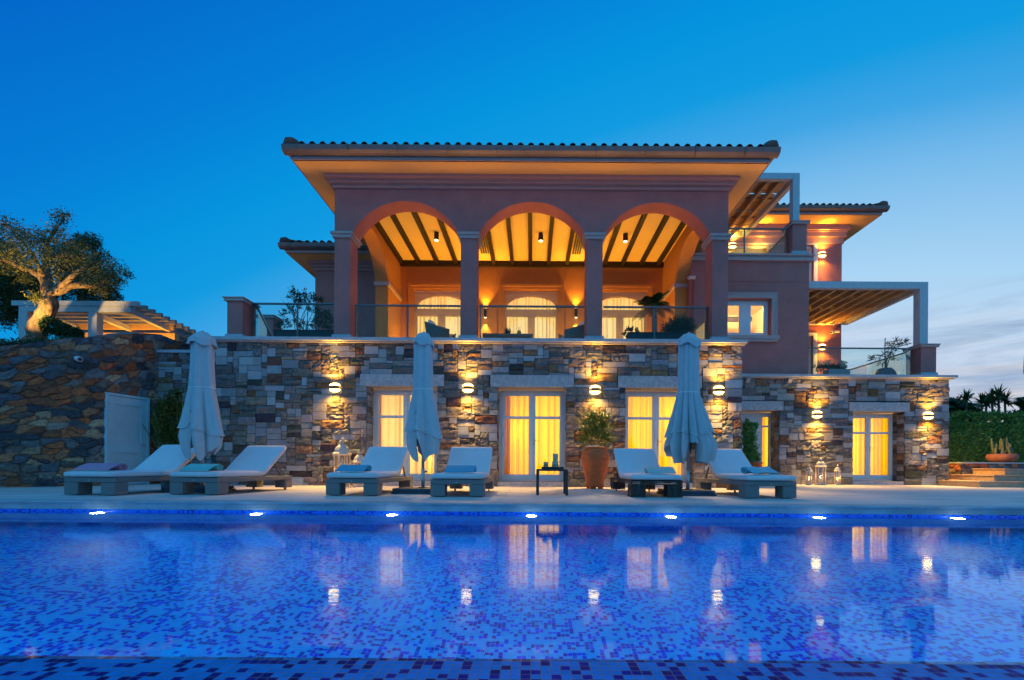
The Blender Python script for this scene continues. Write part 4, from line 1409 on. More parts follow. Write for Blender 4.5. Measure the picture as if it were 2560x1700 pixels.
MT['bulb'] = mat_emit("warm_bulb", (1, .72, .35), 9)
MT['frost'] = mat_emit("frosted_diffuser", (1, .60, .16), 10)
gr = 'up and down wall lights on the stone wall'
for px, py, lab in ((838.8, 969.5, 'bronze wall light above the white lanterns, left of the first french door'), (1170, 970.6, 'bronze wall light between the first and middle french doors'),
                    (1487.5, 975, 'bronze wall light above the big clay jar'), (1795.4, 976, 'bronze wall light right of the right parasol')):
    x, z = XZ(px, py, YW)
    sconce(x, YW - .0, z, lab, gr, P_UP, P_DN)
for px, py, lab in ((2041, 1036.4, 'bronze wall light above the three lanterns'), (2318, 1039.5, 'bronze wall light at the right end of the stone wing')):
    x, z = XZ(px, py, YR)
    sconce(x, YR - .0, z, lab, gr, P_UP * 1.2, P_DN * 1.2, w=.19)
for px, py, lab in ((2054, 637.5, 'small wall light on the top floor under the far eave'), (2054, 868, 'small wall light behind the lower terrace railing'), (1898, 634, 'small wall light behind the upper balcony railing'),
                    (1830, 615, 'small wall light half hidden by the last loggia column')):
    x, z = XZ(px, py, YU)
    if px == 1898: z -= .15
    sconce(x, YU, z, lab, 'wall lights on the rear wing', P_UP * .8, P_DN * .7, w=.17, eave=P_EAVE * .7)

for px, lab in ((1214, 'cylindrical wall light left of the middle loggia door'), (1439.5, 'cylindrical wall light right of the middle loggia door')):
    x, z = XZ(px, 785, YB)
    t = thing('wall_light', lab, 'wall light', (x, YB, z), 'cylinder lights beside the middle loggia door')
    m = MB(); m.lathe([(.05, -.16), (.05, .16), (.042, .16), (.042, .14)], x, YB - .1, 16, z0=z); m.box(x - .02, x + .02, YB - .06, YB - .001, z - .05, z + .05)
    m.build('housing', MT['black'], t, smooth=False)
    m = MB(); m.lathe([(.040, -.166), (.040, -.162)], x, YB - .1, 12, z0=z); m.lathe([(.040, .162), (.040, .166)], x, YB - .1, 12, z0=z)
    m.build('lens', MT['bulb'], t)
    lamp('SPOT', 'up_light', (x, YB - .1, z + .18), P_CYL, WARM, t, rot=(R(180), 0, 0), spot_size=R(80), spot_blend=.8, shadow_soft_size=.02)
    lamp('SPOT', 'down_light', (x, YB - .1, z - .18), P_CYL, WARM2, t, rot=(0, 0, 0), spot_size=R(60), spot_blend=.7, shadow_soft_size=.02)

for px, py, lab in ((1091, 592, 'black ceiling spot behind the left arch'), (1352, 594, 'black ceiling spot behind the middle arch'), (1563.5, 597, 'black ceiling spot behind the right arch')):
    Ys = 14.7
    x = XZ(px, py, Ys)[0]
    t = thing('ceiling_spot', lab, 'ceiling light', (x, Ys, ZC), 'cylinder spots on the loggia ceiling')
    m = MB(); m.lathe([(.075, -.24), (.075, 0), (.0, 0)], x, Ys, 18, z0=ZC - .003)
    m.build('housing', MT['black'], t)
    m = MB(); m.lathe([(.06, -.248), (.06, -.242)], x, Ys, 16, z0=ZC)
    m.build('lens', MT['bulb'], t)
    lamp('SPOT', 'down_light', (x, Ys, ZC - .26), P_SPOT, WARM2, t, rot=(0, 0, 0), spot_size=R(120), spot_blend=.6, shadow_soft_size=.06)


def camera_unit(px, py, Y, label, face=1, n=1):
    x, z = XZ(px, py, Y)
    t = thing('security_camera', label, 'security camera', (x, Y, z))
    m = MB(); m.lathe([(.05, 0), (.06, .03), (.06, .05), (.0, .05)], 0, 0, 16)
    m.v = [(x - a, Y - c, z + b) for a, b, c in m.v]
    m.build('mount', MT['camera_white'], t, smooth=False)
    for k in range(n):
        d = Vector((face, -.55, -.25 - .1 * k)).normalized() if k == 0 else Vector((-face, -.5, -.35)).normalized()
        p = Vector((x, Y - .08, z))
        m = MB(); m.tube([p, p + d * .2], [.05, .055], 14); m.build('body', MT['camera_white'], t)
        m = MB(); m.tube([p + d * .199, p + d * .215], [.04, .04], 14); m.build('lens', MT['black'], t)
    return t


camera_unit(1722, 696, YK - .0, 'white bullet camera on the wall seen through the right side arch')
camera_unit(2083, 830, YU, 'white twin flood camera under the lower right pergola', n=2)

# recessed uplights in the terrace floor beside the loggia doors (their glow shows at the foot of the curtains)
for k, c in enumerate(DC):
    for dx in (-.75, .75):
        t = thing('floor_uplight', 'small recessed floor light at the foot of the %s loggia door, %s side' % (('first', 'middle', 'last')[k], 'left' if dx < 0 else 'right'), 'floor light', (c + dx, YB - .45, ZS1), 'uplights in the loggia floor')
        m = MB(); m.lathe([(.06, 0), (.06, .012), (.045, .016)], c + dx, YB - .45, 16, z0=ZS1 + .001); m.build('trim_ring', MT['brass'], t)
        lamp('SPOT', 'up_light', (c + dx, YB - .45, ZS1 + .04), P_COVE, WARM, t, rot=(R(180 + 12), 0, 0), spot_size=R(110), spot_blend=.8, shadow_soft_size=.04)

# ------------------------------------------------------------------ left garden: retaining walls, terrain, pergola, trees
def poly_at(pts, s):
    """point and direction at arc length s of a polyline"""
    for a, b in zip(pts, pts[1:]):
        d = math.dist(a, b)
        if s <= d or b is pts[-1]:
            f = s / d
            return (a[0] + (b[0] - a[0]) * f, a[1] + (b[1] - a[1]) * f), ((b[0] - a[0]) / d, (b[1] - a[1]) / d)
        s -= d


WL = [(-14.5, 7.6), (-13.4, 8.75), (-12.4, 9.5), (-11.57, 10.0), (-10.95, 10.5), (-10.5, 10.85), (-10.24, 11.2), (-10.10, 12.1), (-10.0, 13.4)]
# smooth the plan of the wall
def chaikin(p):
    q = [p[0]]
    for a, b in zip(p, p[1:]):
        q += [tuple(.75 * u + .25 * v for u, v in zip(a, b)), tuple(.25 * u + .75 * v for u, v in zip(a, b))]
    return q + [p[-1]]
WLs = chaikin(chaikin(WL))
LW = sum(math.dist(a, b) for a, b in zip(WLs, WLs[1:]))


def s_of(px):
    """arc length where the wall is seen at photo column px"""
    best, bs = 1e9, 0
    for k in range(400):
        s = LW * k / 399
        p, _ = poly_at(WLs, s)
        e = abs(HX + p[0] / p[1] * FPX - px)
        if e < best: best, bs = e, s
    return bs


tops = [(s_of(px), XZ(px, py, poly_at(WLs, s_of(px))[0][1])[1]) for px, py in ((0, 866), (120, 850), (228, 841), (300, 836), (360, 833), (400, 836), (436, 850))]


def wall_top(s):
    if s <= tops[0][0]: return tops[0][1] - .0 - (tops[0][0] - s) * .12
    for (a, za), (b, zb) in zip(tops, tops[1:]):
        if s <= b: return za + (zb - za) * (s - a) / (b - a)
    return tops[-1][1]


sd0, sd1 = s_of(262), s_of(370)
zd = XZ(262, 980, poly_at(WLs, sd0)[0][1])[1]


def wl_map(u, v, d):
    p, t = poly_at(WLs, min(max(u, 0), LW - 1e-4))
    return (p[0] + t[1] * (d - .04), p[1] - t[0] * (d - .04), v)


m = MB()
rubble_mesh(m, LW, 4.0, wl_map, top=wall_top, step=.027, cell=(.28, .19), amp=.065, seed=4, warm=.75, holes=[(sd0, sd1, -1, zd)])
n = 60
vs, fs = [], []
for k in range(n + 1):
    s = LW * k / n
    p, t = poly_at(WLs, min(s, LW - 1e-4))
    z = wall_top(s)
    vs += [(p[0] + t[1] * -.02, p[1] - t[0] * -.02, z - .005), (p[0] - t[1] * .5, p[1] + t[0] * .5, z + .04), (p[0] - t[1] * .5, p[1] + t[0] * .5, -.2)]
for k in range(n):
    fs += [(3 * k, 3 * k + 3, 3 * k + 4, 3 * k + 1), (3 * k + 1, 3 * k + 4, 3 * k + 5, 3 * k + 2)]
m.add(vs, fs, (.17, .15, .14, .8))
rw = tag(m.build('retaining_wall', MT['rubble'], color=True), 'rubble stone retaining wall of rusty and grey field stones, curving at the left', 'stone wall')
# reveal and door in the rubble wall
p0, t0 = poly_at(WLs, sd0); p1, t1 = poly_at(WLs, sd1)
dv = Vector((p1[0] - p0[0], p1[1] - p0[1], 0)); wd = dv.length; dv.normalize()
nv = Vector((dv.y, -dv.x, 0))
Mx = Matrix(((dv.x, nv.x, 0, p0[0]), (dv.y, nv.y, 0, p0[1]), (0, 0, 1, 0), (0, 0, 0, 1)))   # x along wall, y outward
door = thing('garden_door', 'pale blue painted panel door set in the rubble wall', 'door', (p0[0], p0[1], 0))


def lb(mm, *a): mm.box(*a, mat=Mx)


m = MB()
lb(m, 0, .06, -.1, .05, 0, zd); lb(m, wd - .06, wd, -.1, .05, 0, zd); lb(m, .06, wd - .06, -.1, .05, zd - .06, zd)
m.build('frame', MT['door_blue'], door, bevel=.006)
m = MB()
lb(m, .065, wd - .065, -.06, -.01, .01, zd - .065)
lf = m.build('leaf', MT['door_blue'], door)
m = MB()
for (a, b, c, d) in ((.065, wd - .065, .02, .22), (.065, wd - .065, zd - .26, zd - .066), (.065, wd - .065, .82, 1.0)): lb(m, a, b, -.009, .022, c, d)
for (a, b) in ((.065, .2), (wd - .2, wd - .065)):
    for (c, d) in ((.221, .819), (1.001, zd - .261)): lb(m, a, b, -.009, .022, c, d)
k = .25
while k < zd - .3:
    if not .78 < k < 1.0: lb(m, .201, wd - .201, -.009, -.001, k, k + .028)
    k += .05
m.build('panel_moulding', MT['door_blue'], lf)
m = MB()
q = Mx @ Vector((wd - .13, .0, 1.02))
m.tube([Mx @ Vector((wd - .13, .012, 1.03)), Mx @ Vector((wd - .13, .06, 1.03)), Mx @ Vector((wd - .24, .065, 1.03))], .01); lb(m, wd - .15, wd - .11, .0121, .018, .9, 1.1)
m.build('handle', MT['brass'], door)
camera_unit(200, 898, poly_at(WLs, s_of(200))[0][1] - .12, 'white dome-ended camera on the rubble wall above the blue door')

# lower dressed wall joining the rubble wall to the house
Yc = 12.42
xa, xb = -10.14, X0 + .05
zc = XZ(450, 876, Yc)[1]
m = MB()
ashlar(m, xb - xa, zc - .08, lambda u, v, d: (xa + u, Yc + .05 - d, v), (), seed=61)
lw = thing('link_wall', 'low dressed stone wall between the rubble wall and the villa, behind the left parasol', 'stone wall', (xa, Yc, 0))
m.build('stone_face', MT['stone'], lw, color=True)
m = MB(); m.box(xa, xb, Yc + .058, Yc + .4, -.1, zc - .09); m.build('core', MT['mortar'], lw)
m = MB(); m.box(xa, xb - .08, Yc - .08, Yc + .45, zc - .078, zc); m.build('coping', MT['slab'], lw, bevel=.006)

# raised garden ground behind the rubble wall
m = MB()
def gz(i, j):
    x = -40 + 30.3 * i / 30; y = 6 + 24 * j / 24
    return (x, y, 2.75 + .25 * math.sin(x * .5) * math.cos(y * .4) + .12 * min(6, max(0, y - 9)) * .9)
vs, fs = [], []
for j in range(25):
    y = 7.6 + j * .8
    # the ground starts just behind the wall line
    xe = -10.35
    for a, b in zip(WLs, WLs[1:]):
        if a[1] <= y <= b[1]: xe = a[0] + (b[0] - a[0]) * (y - a[1]) / (b[1] - a[1]) - .42
    for i in range(24):
        x = xe - 26 * (i / 23) ** 1.5
        z = min(3.3, 2.72 + .15 * max(0, y - 9.5)) + .06 * mnoise.noise(Vector((x * .7, y * .7, 0)))
        vs.append((x, y, z))
for j in range(24):
    for i in range(23): fs.append((j * 24 + i, j * 24 + i + 1, (j + 1) * 24 + i + 1, (j + 1) * 24 + i))
m.add(vs, fs)
structure(m.build('garden_ground', MT['soil'], smooth=True))


# ------------------------------------------------------------------ foliage
def leaf_block(mb, cen, size, ratio=.35, seed=0, droop=0.0, up=0.3, dirs=None, bend=.25):
    """one leaf per centre: a folded six-vertex blade"""
    g = np.random.default_rng(seed)
    n = len(cen)
    d = g.normal(size=(n, 3)) if dirs is None else dirs + g.normal(scale=.35, size=(n, 3))
    d[:, 2] += up - droop
    d /= np.linalg.norm(d, axis=1, keepdims=True) + 1e-9
    s = np.cross(d, g.normal(size=(n, 3)))
    s /= np.linalg.norm(s, axis=1, keepdims=True) + 1e-9
    nn = np.cross(d, s)
    L = size * g.uniform(.6, 1.3, (n, 1)); Wd = L * ratio * .5
    c = cen
    v = np.stack([c, c + d * L * .45 + s * Wd + nn * L * .06, c + d * L - nn * L * bend * .4, c + d * L * .45 - s * Wd + nn * L * .06], 1).reshape(-1, 3)
    f = np.arange(n * 4).reshape(n, 4)
    mb.arr.append((v, f, np.ones((n * 4, 4))))


def blob(cx, cy_, cz, r, n, g, sq=(1, 1, 1), shell=.55):
    p = g.normal(size=(n, 3)); p /= np.linalg.norm(p, axis=1, keepdims=True)
    p *= (shell + (1 - shell) * g.uniform(0, 1, (n, 1))) ** .7 * r
    nz = np.array([mnoise.noise(Vector(tuple(q * 2.4 / max(r, .2) + cx))) for q in p])
    p *= (1 + .45 * nz[:, None])
    return p * np.array(sq) + np.array([cx, cy_, cz])


g0 = np.random.default_rng(5)

# olive tree
YO = 12.6
def o(px, py, dy=0): return Vector(PX(px, py, YO + dy))
olive = thing('olive_tree', 'old olive tree with a thick twisted trunk in front of the white garden pergola', 'tree', tuple(o(92, 838)))
m = MB()
def limb(pts, rads, n=12):
    P, Q = [], []
    for i in range(len(pts) - 1):
        for k in range(5):
            f = k / 5
            p = pts[i].lerp(pts[i + 1], f)
            r = rads[i] + (rads[i + 1] - rads[i]) * f
            w = .35 * r
            P.append(p + Vector((mnoise.noise(p * 3.1) * w, mnoise.noise(p * 3.1 + Vector((5, 0, 0))) * w, 0))); Q.append(r * (1 + .34 * mnoise.noise(p * 6)))
    P.append(pts[-1]); Q.append(rads[-1])
    m.tube(P, Q, n)
limb([o(88, 870), o(92, 826), o(107, 788), o(122, 760), o(124, 735), o(122, 722)], [.27, .22, .19, .19, .17, .16])
limb([o(107, 792, -.05), o(126, 768, -.1), o(130, 740), o(138, 728)], [.10, .12, .11, .09])
limb([o(124, 735), o(140, 728), o(155, 722), o(175, 714), o(205, 712, .1), o(235, 716, .2), o(268, 700, .3)], [.18, .15, .125, .1, .075, .06, .025])
limb([o(122, 728), o(112, 706), o(100, 690), o(80, 676), o(54, 668), o(28, 656), o(0, 646, -.2), o(-40, 640, -.3)], [.15, .11, .085, .08, .07, .065, .06, .04])
limb([o(120, 722), o(118, 690, .2), o(112, 650, .3), o(122, 600, .3), o(150, 560, .2)], [.14, .09, .06, .04, .015])
limb([o(104, 690), o(100, 672, -.2), o(80, 630, -.3), o(40, 590, -.2), o(22, 560)], [.07, .05, .04, .03, .012])
limb([o(150, 722), o(180, 690, -.3), o(220, 660, -.2), o(262, 650)], [.1, .05, .035, .012])
limb([o(112, 650, .3), o(150, 640, .2), o(190, 640, .1)], [.05, .03, .012])
m.build('trunk', MT['bark'], olive, smooth=True)
m = MB()
bl = [(22, 560, 24, 0), (14, 590, 34, .2), (50, 600, 30, -.2), (78, 590, 24, .3), (110, 612, 34, .1), (146, 548, 18, .1), (160, 536, 12, 0), (140, 575, 16, 0), (122, 590, 22, 0), (20, 630, 36, -.4), (62, 640, 36, -.3), (100, 650, 36, -.5),
      (140, 650, 34, .3), (170, 640, 30, -.2), (205, 650, 34, .1), (240, 660, 30, 0), (262, 640, 18, .2), (230, 690, 36, -.2), (265, 690, 30, .2), (290, 670, 18, .1), (295, 700, 16, 0), (318, 684, 8, 0), (180, 690, 32, .4), (140, 690, 24, .5),
      (60, 690, 20, .3), (90, 740, 12, -.3), (250, 725, 22, .2), (-30, 620, 40, 0), (-20, 660, 30, -.2), (205, 612, 10, 0), (185, 610, 14, .2), (84, 750, 8, -.3)]
cen = []
for (px, py, r, dy) in bl:
    c = o(px, py, dy * 1.5)
    rr = r * YO / FPX
    nn = int(85 * (r / 30) ** 1.45) + 12
    cen.append(blob(c.x, c.y, c.z, rr * 1.12, nn, g0, (1, 1.2, .9), .2))
cen = np.concatenate(cen)
cen = np.repeat(cen, 5, 0) + g0.normal(scale=.05, size=(len(cen) * 5, 3))
leaf_block(m, cen, .075, .34, 3, up=.2)
m.build('crown', MT['leaf_olive'], olive)
lt = thing('tree_spotlight', 'small ground spotlight in the planting before the olive tree', 'spotlight', (-13.3, 11.3, 2.9))
m = MB(); m.tube([(-13.3, 11.3, 2.8), (-13.3, 11.3, 3.68)], [.05, .06], 10); m.build('housing', MT['black'], lt)
lamp('SPOT', 'up_light', (-13.3, 11.35, 3.75), P_TREE * .55, WARM2, lt, rot=(R(180 - 34), R(4), 0), spot_size=R(84), spot_blend=.8, shadow_soft_size=.05)

# dark trees behind
def tree(name, label, px, py0, Y, h, blobs, material, n, size, ratio=.3, droop=.6, seed=0, group=None):
    g = np.random.default_rng(seed)
    b = Vector(PX(px, py0, Y))
    t = thing(name, label, 'tree', tuple(b), group)
    mm = MB(); mm.tube([b, b + Vector((.1, 0, h * .5)), b + Vector((0, .1, h * .9))], [.16, .11, .04], 8); mm.build('trunk', MT['bark'], t, smooth=True)
    c = np.concatenate([blob(*PX(x, y, Y + dy), r * Y / FPX, int(n * (r / 40) ** 1.7), g, (1, 1, 1.05), .35) for (x, y, r, dy) in blobs])
    mm = MB(); leaf_block(mm, c, size, ratio, seed + 1, droop=droop); mm.build('crown', material, t)
    return t


tree('evergreen_tree', 'dark drooping evergreen behind the right half of the olive crown', 200, 800, 17.5, 2.6, [(170, 640, 36, 0), (210, 630, 40, 0), (180, 690, 46, .5), (228, 690, 46, 0), (250, 730, 36, .4), (190, 735, 42, 0), (232, 605, 22, 0), (270, 700, 26, 0), (280, 740, 22, .3), (205, 600, 16, .2)],
     MT['leaf_dark'], 1500, .17, .16, .9, 41, 'dark trees behind the garden pergola')
tree('evergreen_tree', 'black-green evergreen at the left edge behind the olive trunk', 20, 800, 16, 3, [(-40, 640, 70, 0), (10, 680, 60, 0), (40, 730, 55, 0), (-10, 760, 60, 0), (70, 690, 34, .5), (60, 770, 40, 0), (100, 720, 26, .5)],
     MT['leaf_dark'], 1500, .17, .18, .7, 42, 'dark trees behind the garden pergola')
# low planting on top of the rubble wall
m = MB()
c = []
for k in range(260):
    px = -60 + 290 * rng.random()
    s_ = s_of(max(0, px)); p_, _t = poly_at(WLs, s_)
    Yg = p_[1] + .5 + rng.random() * 1.2
    zt_ = wall_top(s_)
    c.append(blob(XZ(px, 860, Yg)[0], Yg, zt_ + .06 + .20 * rng.random() - .14 * (px / 220), .17, 42, g0, (1.3, 1, .7), .3))
leaf_block(m, np.concatenate(c), .06, .4, 8, up=.5)
hl = m.build('ground_cover', MT['leaf_grass']); hl['kind'] = 'stuff'
for k, (px, py, r, lab) in enumerate(((128, 815, 20, 'round clipped shrub right of the olive trunk'), (160, 826, 16, 'small rounded shrub in the middle of the three by the pergola post'), (190, 834, 12, 'smallest rounded shrub nearest the pergola post'))):
    b = Vector(PX(px, py, 12.2))
    m = MB(); leaf_block(m, blob(b.x, b.y, b.z, r * 12.2 / FPX * 1.15, 1600, g0, (1, 1, 1), .5), .06, .5, 60 + k)
    tag(m.build('shrub', MT['leaf_dark']), lab, 'shrub', 'clipped shrubs by the olive tree')

MT['slat_wood2'] = mat("pergola_rafter_wood", (.30, .25, .22), .6, var=.1, vscale=4)
# white garden pergola at the left
YG = 14.0
gx0, gx1 = XZ(28, 760, YG)[0], XZ(345, 760, YG)[0]
gzt = XZ(180, 752, YG)[1]
gzm = XZ(180, 764, YG)[1]; gzb = XZ(180, 779, YG)[1]
gp = thing('garden_pergola', 'white painted garden pergola with stepped rafters above the rubble wall', 'pergola', (gx0, YG, 3.3))
slope = -.07
def tilt(y): return (y - YG) * slope
m = MB(); m.box(gx0 + .2, gx1 - .24, YG + .02, YG + .2, gzb, gzm - .002); m.build('front_beam', MT['white_wood'], gp, bevel=.006)
for k in range(16):
    y = YG + k * .29
    m = MB(); m.box(gx0, gx1, y, y + .09, gzm + tilt(y), gzt + tilt(y)); m.build('rafter', MT['white_wood' if k == 0 else 'slat_wood2'], gp)
for xx in (gx1 - .42, gx1 - 1.75, gx0 + .3):
    m = MB(); m.bar((xx, YG + .21, (gzb + gzm) / 2), (xx, YG + 4.6, (gzb + gzm) / 2 + slope * 4.4), .14, gzm - gzb - .02); m.build('side_beam', MT['white_wood'], gp)
for pa, pb in ((44, 66), (218, 240)):
    xa, xb = XZ(pa, 800, YG)[0], XZ(pb, 800, YG)[0]
    m = MB(); m.box(xa, xb, YG + .02, YG + .24, 2.6, gzb - .002); m.build('post', MT['white_wood'], gp, bevel=.006)
for xx in (gx1 - .5, gx0 + .4):
    m = MB(); m.box(xx, xx + .22, YG + 4.3, YG + 4.52, 2.6, gzb - .3); m.build('post', MT['white_wood'], gp)
bw = thing('garden_wall', 'warmly lit plaster wall at the back of the garden pergola', 'wall', (gx0, YG + 1.6, 2.8))
YWp = YG + 1.7
m = MB(); m.box(gx0 + .4, gx1 - .2, YWp, YWp + .2, 2.4, 5.0); m.build('plaster', MT['soffit'], bw)
zq0, zq1 = XZ(250, 824, YWp)[1], XZ(250, 812, YWp)[1]
m = MB(); m.box(gx0 + .4, gx1 - .2, YWp - .06, YWp - .001, zq0, zq1); m.build('ledge', MT['soffit'], bw)
for k in range(4):
    x = gx0 + 1.0 + k * .85
    lamp('SPOT', 'wall_lamp', (x, YWp - .45, 4.25), P_PERG, WARM, bw, rot=(R(180 - 20), 0, 0), spot_size=R(150), spot_blend=.7, shadow_soft_size=.05)

# bamboo-like shrub behind the first lounger
sh = thing('bamboo_shrub', 'bushy bamboo shrub against the link wall, behind the left parasol', 'shrub', PX(430, 1190, 11.9))
m = MB()
for k in range(26):
    a = rng.uniform(-.35, .35); h = rng.uniform(1.2, 2.35)
    x0_ = -9.35 + a * .5
    m.tube([(x0_, 11.95 + rng.uniform(-.12, .12), 0), (x0_ + a * .5, 11.9, h * .6), (x0_ + a * 1.3, 11.85 + rng.uniform(-.2, .2), h)], [.012, .009, .004], 5)
m.build('stem', MT['leaf_bamboo'], sh)
m = MB()
c = np.concatenate([blob(*PX(px, py, 11.9 + dy), r * 11.9 / FPX, int(800 * (r / 40) ** 1.6), g0, (1, .7, 1), .1) for px, py, r, dy in
                    ((430, 1010, 28, 0), (440, 985, 16, 0), (410, 1020, 22, 0), (455, 1030, 26, .1), (425, 1050, 34, 0), (450, 1075, 32, 0), (415, 1090, 26, 0), (400, 1060, 16, 0), (440, 1120, 28, 0))])
leaf_block(m, c, .13, .2, 12, droop=.15)
m.build('foliage', MT['leaf_shrub'], sh)

# ------------------------------------------------------------------ right garden
# hedge
YH = 18.2
xh = XZ(2372, 1100, YH)[0] - 2.2
zh = XZ(2450, 1037, YH)[1]
m = MB()
m.box(xh, xh + 14, YH + .35, YH + 1.3, 0, zh - .25)
n = 16000
u = g0.uniform(0, 8.5, n); v = g0.uniform(.0, 1, n)
topm = g0.uniform(0, 1, n) < .3
wv = .12 * np.sin(u * 3.1) + .1 * np.sin(u * 7.3 + 1) * np.sin(v * 9)
c = np.stack([xh + u, np.where(topm, YH + g0.uniform(.0, 1.2, n), YH + .12 + wv + g0.normal(scale=.06, size=n)), np.where(topm, zh + g0.normal(scale=.05, size=n) + .05 * np.sin(u * 5), .5 + v * (zh - .5))], 1)
leaf_block(m, c, .13, .5, 15, dirs=np.tile(np.array([0, -.6, .3]), (n, 1)), up=.1)
tag(m.build('hedge', MT['leaf_hedge']), 'tall clipped green hedge right of the stone wing', 'hedge')
# low stone walls and steps
ga = thing('garden_wall', 'low rubble garden wall under the cactus bowl, right of the stone wing', 'stone wall', PX(2440, 1208, 15.6))
Yg = 15.5
xa, xb, xc_ = XZ(2404, 1180, Yg)[0], XZ(2437, 1180, Yg)[0], XZ(2700, 1180, Yg + .05)[0]
zgw = XZ(2450, 1155.5, Yg)[1]
m = MB()
rubble_mesh(m, xc_ - xa, zgw - .045, lambda u, v, d: (xa + u, Yg - d, v), step=.04, cell=(.24, .15), amp=.05, seed=9, warm=.5)
rubble_mesh(m, 3.0, zgw - .045, lambda u, v, d: (xa - d, Yg + 3.0 - u, v), step=.05, cell=(.24, .15), amp=.05, seed=10, warm=.5)
m.build('stone_face', MT['rubble'], ga, color=True)
m = MB(); m.box(xa - .04, xc_, Yg - .05, Yg + 3, zgw - .044, zgw); m.box(xa + .02, xc_ - .02, Yg + .02, Yg + 2.98, 0, zgw - .046); m.build('coping', MT['slab'], ga)
steps = thing('stone_steps', 'three warm lit stone steps at the right edge of the deck', 'steps', PX(2500, 1218, 13.4))
for k, (px, py, Ys) in enumerate(((2448, 1203, 13.6), (2485, 1187.5, 14.0), (2512, 1171.5, 14.4))):
    x, z = XZ(px, py, Ys)
    m = MB(); m.box(x, x + 5, Ys, Yg - .052, (0.001 if k == 0 else zprev + .001), z - .035); m.box(x - .03, x + 5, Ys - .03, Yg - .053, z - .034, z)
    m.build('step', MT['step'], steps, bevel=.006); zprev = z
# a wall light round the corner of the stone wing lights the garden wall and the steps
lamp('SPOT', 'corner_light', (XRR + .2, YR + .35, 1.9), P_STEP, WARM, villa, rot=(R(8), R(-40), 0), spot_size=R(130), spot_blend=.8, shadow_soft_size=.05)
MT['pot_old'] = mat("old_clay", (.36, .14, .08), .85, var=.2, vscale=5)
# clay bowl with a cactus
xq, zq = XZ(2505, 1156, Yg + .35)
bowl = thing('cactus_bowl', 'wide shallow clay bowl with upright cactus on the low garden wall', 'potted plant', (xq, Yg + .35, zgw))
m = MB(); m.lathe([(.2, 0), (.34, .06), (.42, .16), (.40, .26), (.36, .29), (.33, .27), (.32, .2)], xq, Yg + .35, 28, z0=zgw + .002); m.build('bowl', MT['pot_old'], bowl, smooth=True)
m = MB()
for k in range(17):
    a = rng.uniform(0, 6.28); r = rng.uniform(0, .27); h = rng.uniform(.25, .72)
    bx, by = xq + r * math.cos(a), Yg + .35 + r * .8 * math.sin(a)
    lean = rng.uniform(-.12, .12)
    m.tube([(bx, by, zgw + .2), (bx + lean * .3, by, zgw + .2 + h * .4), (bx + lean, by, zgw + .2 + h * .9), (bx + lean * 1.05, by, zgw + .22 + h)], [.03, .045, .035, .008], 7)
m.build('cactus', MT['leaf_cactus'], bowl, smooth=True)


def palm(name, label, px, py, Y, base_z, crown_r, nf, trunk_r, seed, droop=.5, blade=.35, group=None, head=None):
    g = random.Random(seed)
    x, z = XZ(px, py, Y)
    t = thing(name, label, 'palm' if 'palm' in name else 'yucca', (x, Y, base_z), group)
    m = MB()
    m.tube([(x + g.uniform(-.3, .3), Y, base_z), (x + g.uniform(-.1, .1), Y, (base_z + z) / 2), (x, Y, z)], [trunk_r * 1.2, trunk_r, trunk_r * .9], 8)
    m.build('trunk', MT['bark'], t, smooth=True)
    m = MB()
    for k in range(nf):
        a = 2 * math.pi * k / nf + g.uniform(-.3, .3); el = g.uniform(-.5, 1.35)
        L = crown_r * g.uniform(.75, 1.1)
        d = Vector((math.cos(a) * math.cos(el), math.sin(a) * math.cos(el), math.sin(el)))
        P = []
        for q in range(9):
            f = q / 8
            P.append(Vector((x, Y, z)) + d * L * f + Vector((0, 0, -droop * L * f * f * (.4 + math.cos(el)))))
        if blade == 0:                # sword leaves
            s = d.cross(Vector((0, 0, 1)))
            s = s.normalized() if s.length > .01 else Vector((1, 0, 0))
            vs = []
            for q, p in enumerate(P): w = .12 * L * (1.1 - q / 8); vs += [p - s * w, p + s * w]
            m.add(vs, [(2 * q, 2 * q + 1, 2 * q + 3, 2 * q + 2) for q in range(8)])
        else:
            m.tube(P, [.02 * L * (1 - q / 9) + .004 for q in range(9)], 4)
            for q in range(1, 24):
                f = q / 24
                i = min(7, int(f * 8)); p = P[i].lerp(P[i + 1], f * 8 - i); tn = (P[i + 1] - P[i]).normalized()
                for sgn in (-1, 1):
                    s = tn.cross(Vector((0, 0, 1))); s = s.normalized() if s.length > .01 else Vector((1, 0, 0))
                    e = (s * sgn * .8 + tn * .6 + Vector((0, 0, -.35))).normalized() * blade * L * math.sin(math.pi * (f * .8 + .15))
                    w = tn * .018 * L
                    m.add([p - w, p + w, p + e * .6 + w * .8, p + e, p + e * .6 - w * .8], [(0, 1, 2, 3, 4)])
    m.build('crown', MT['leaf_palm'], t)
    return t


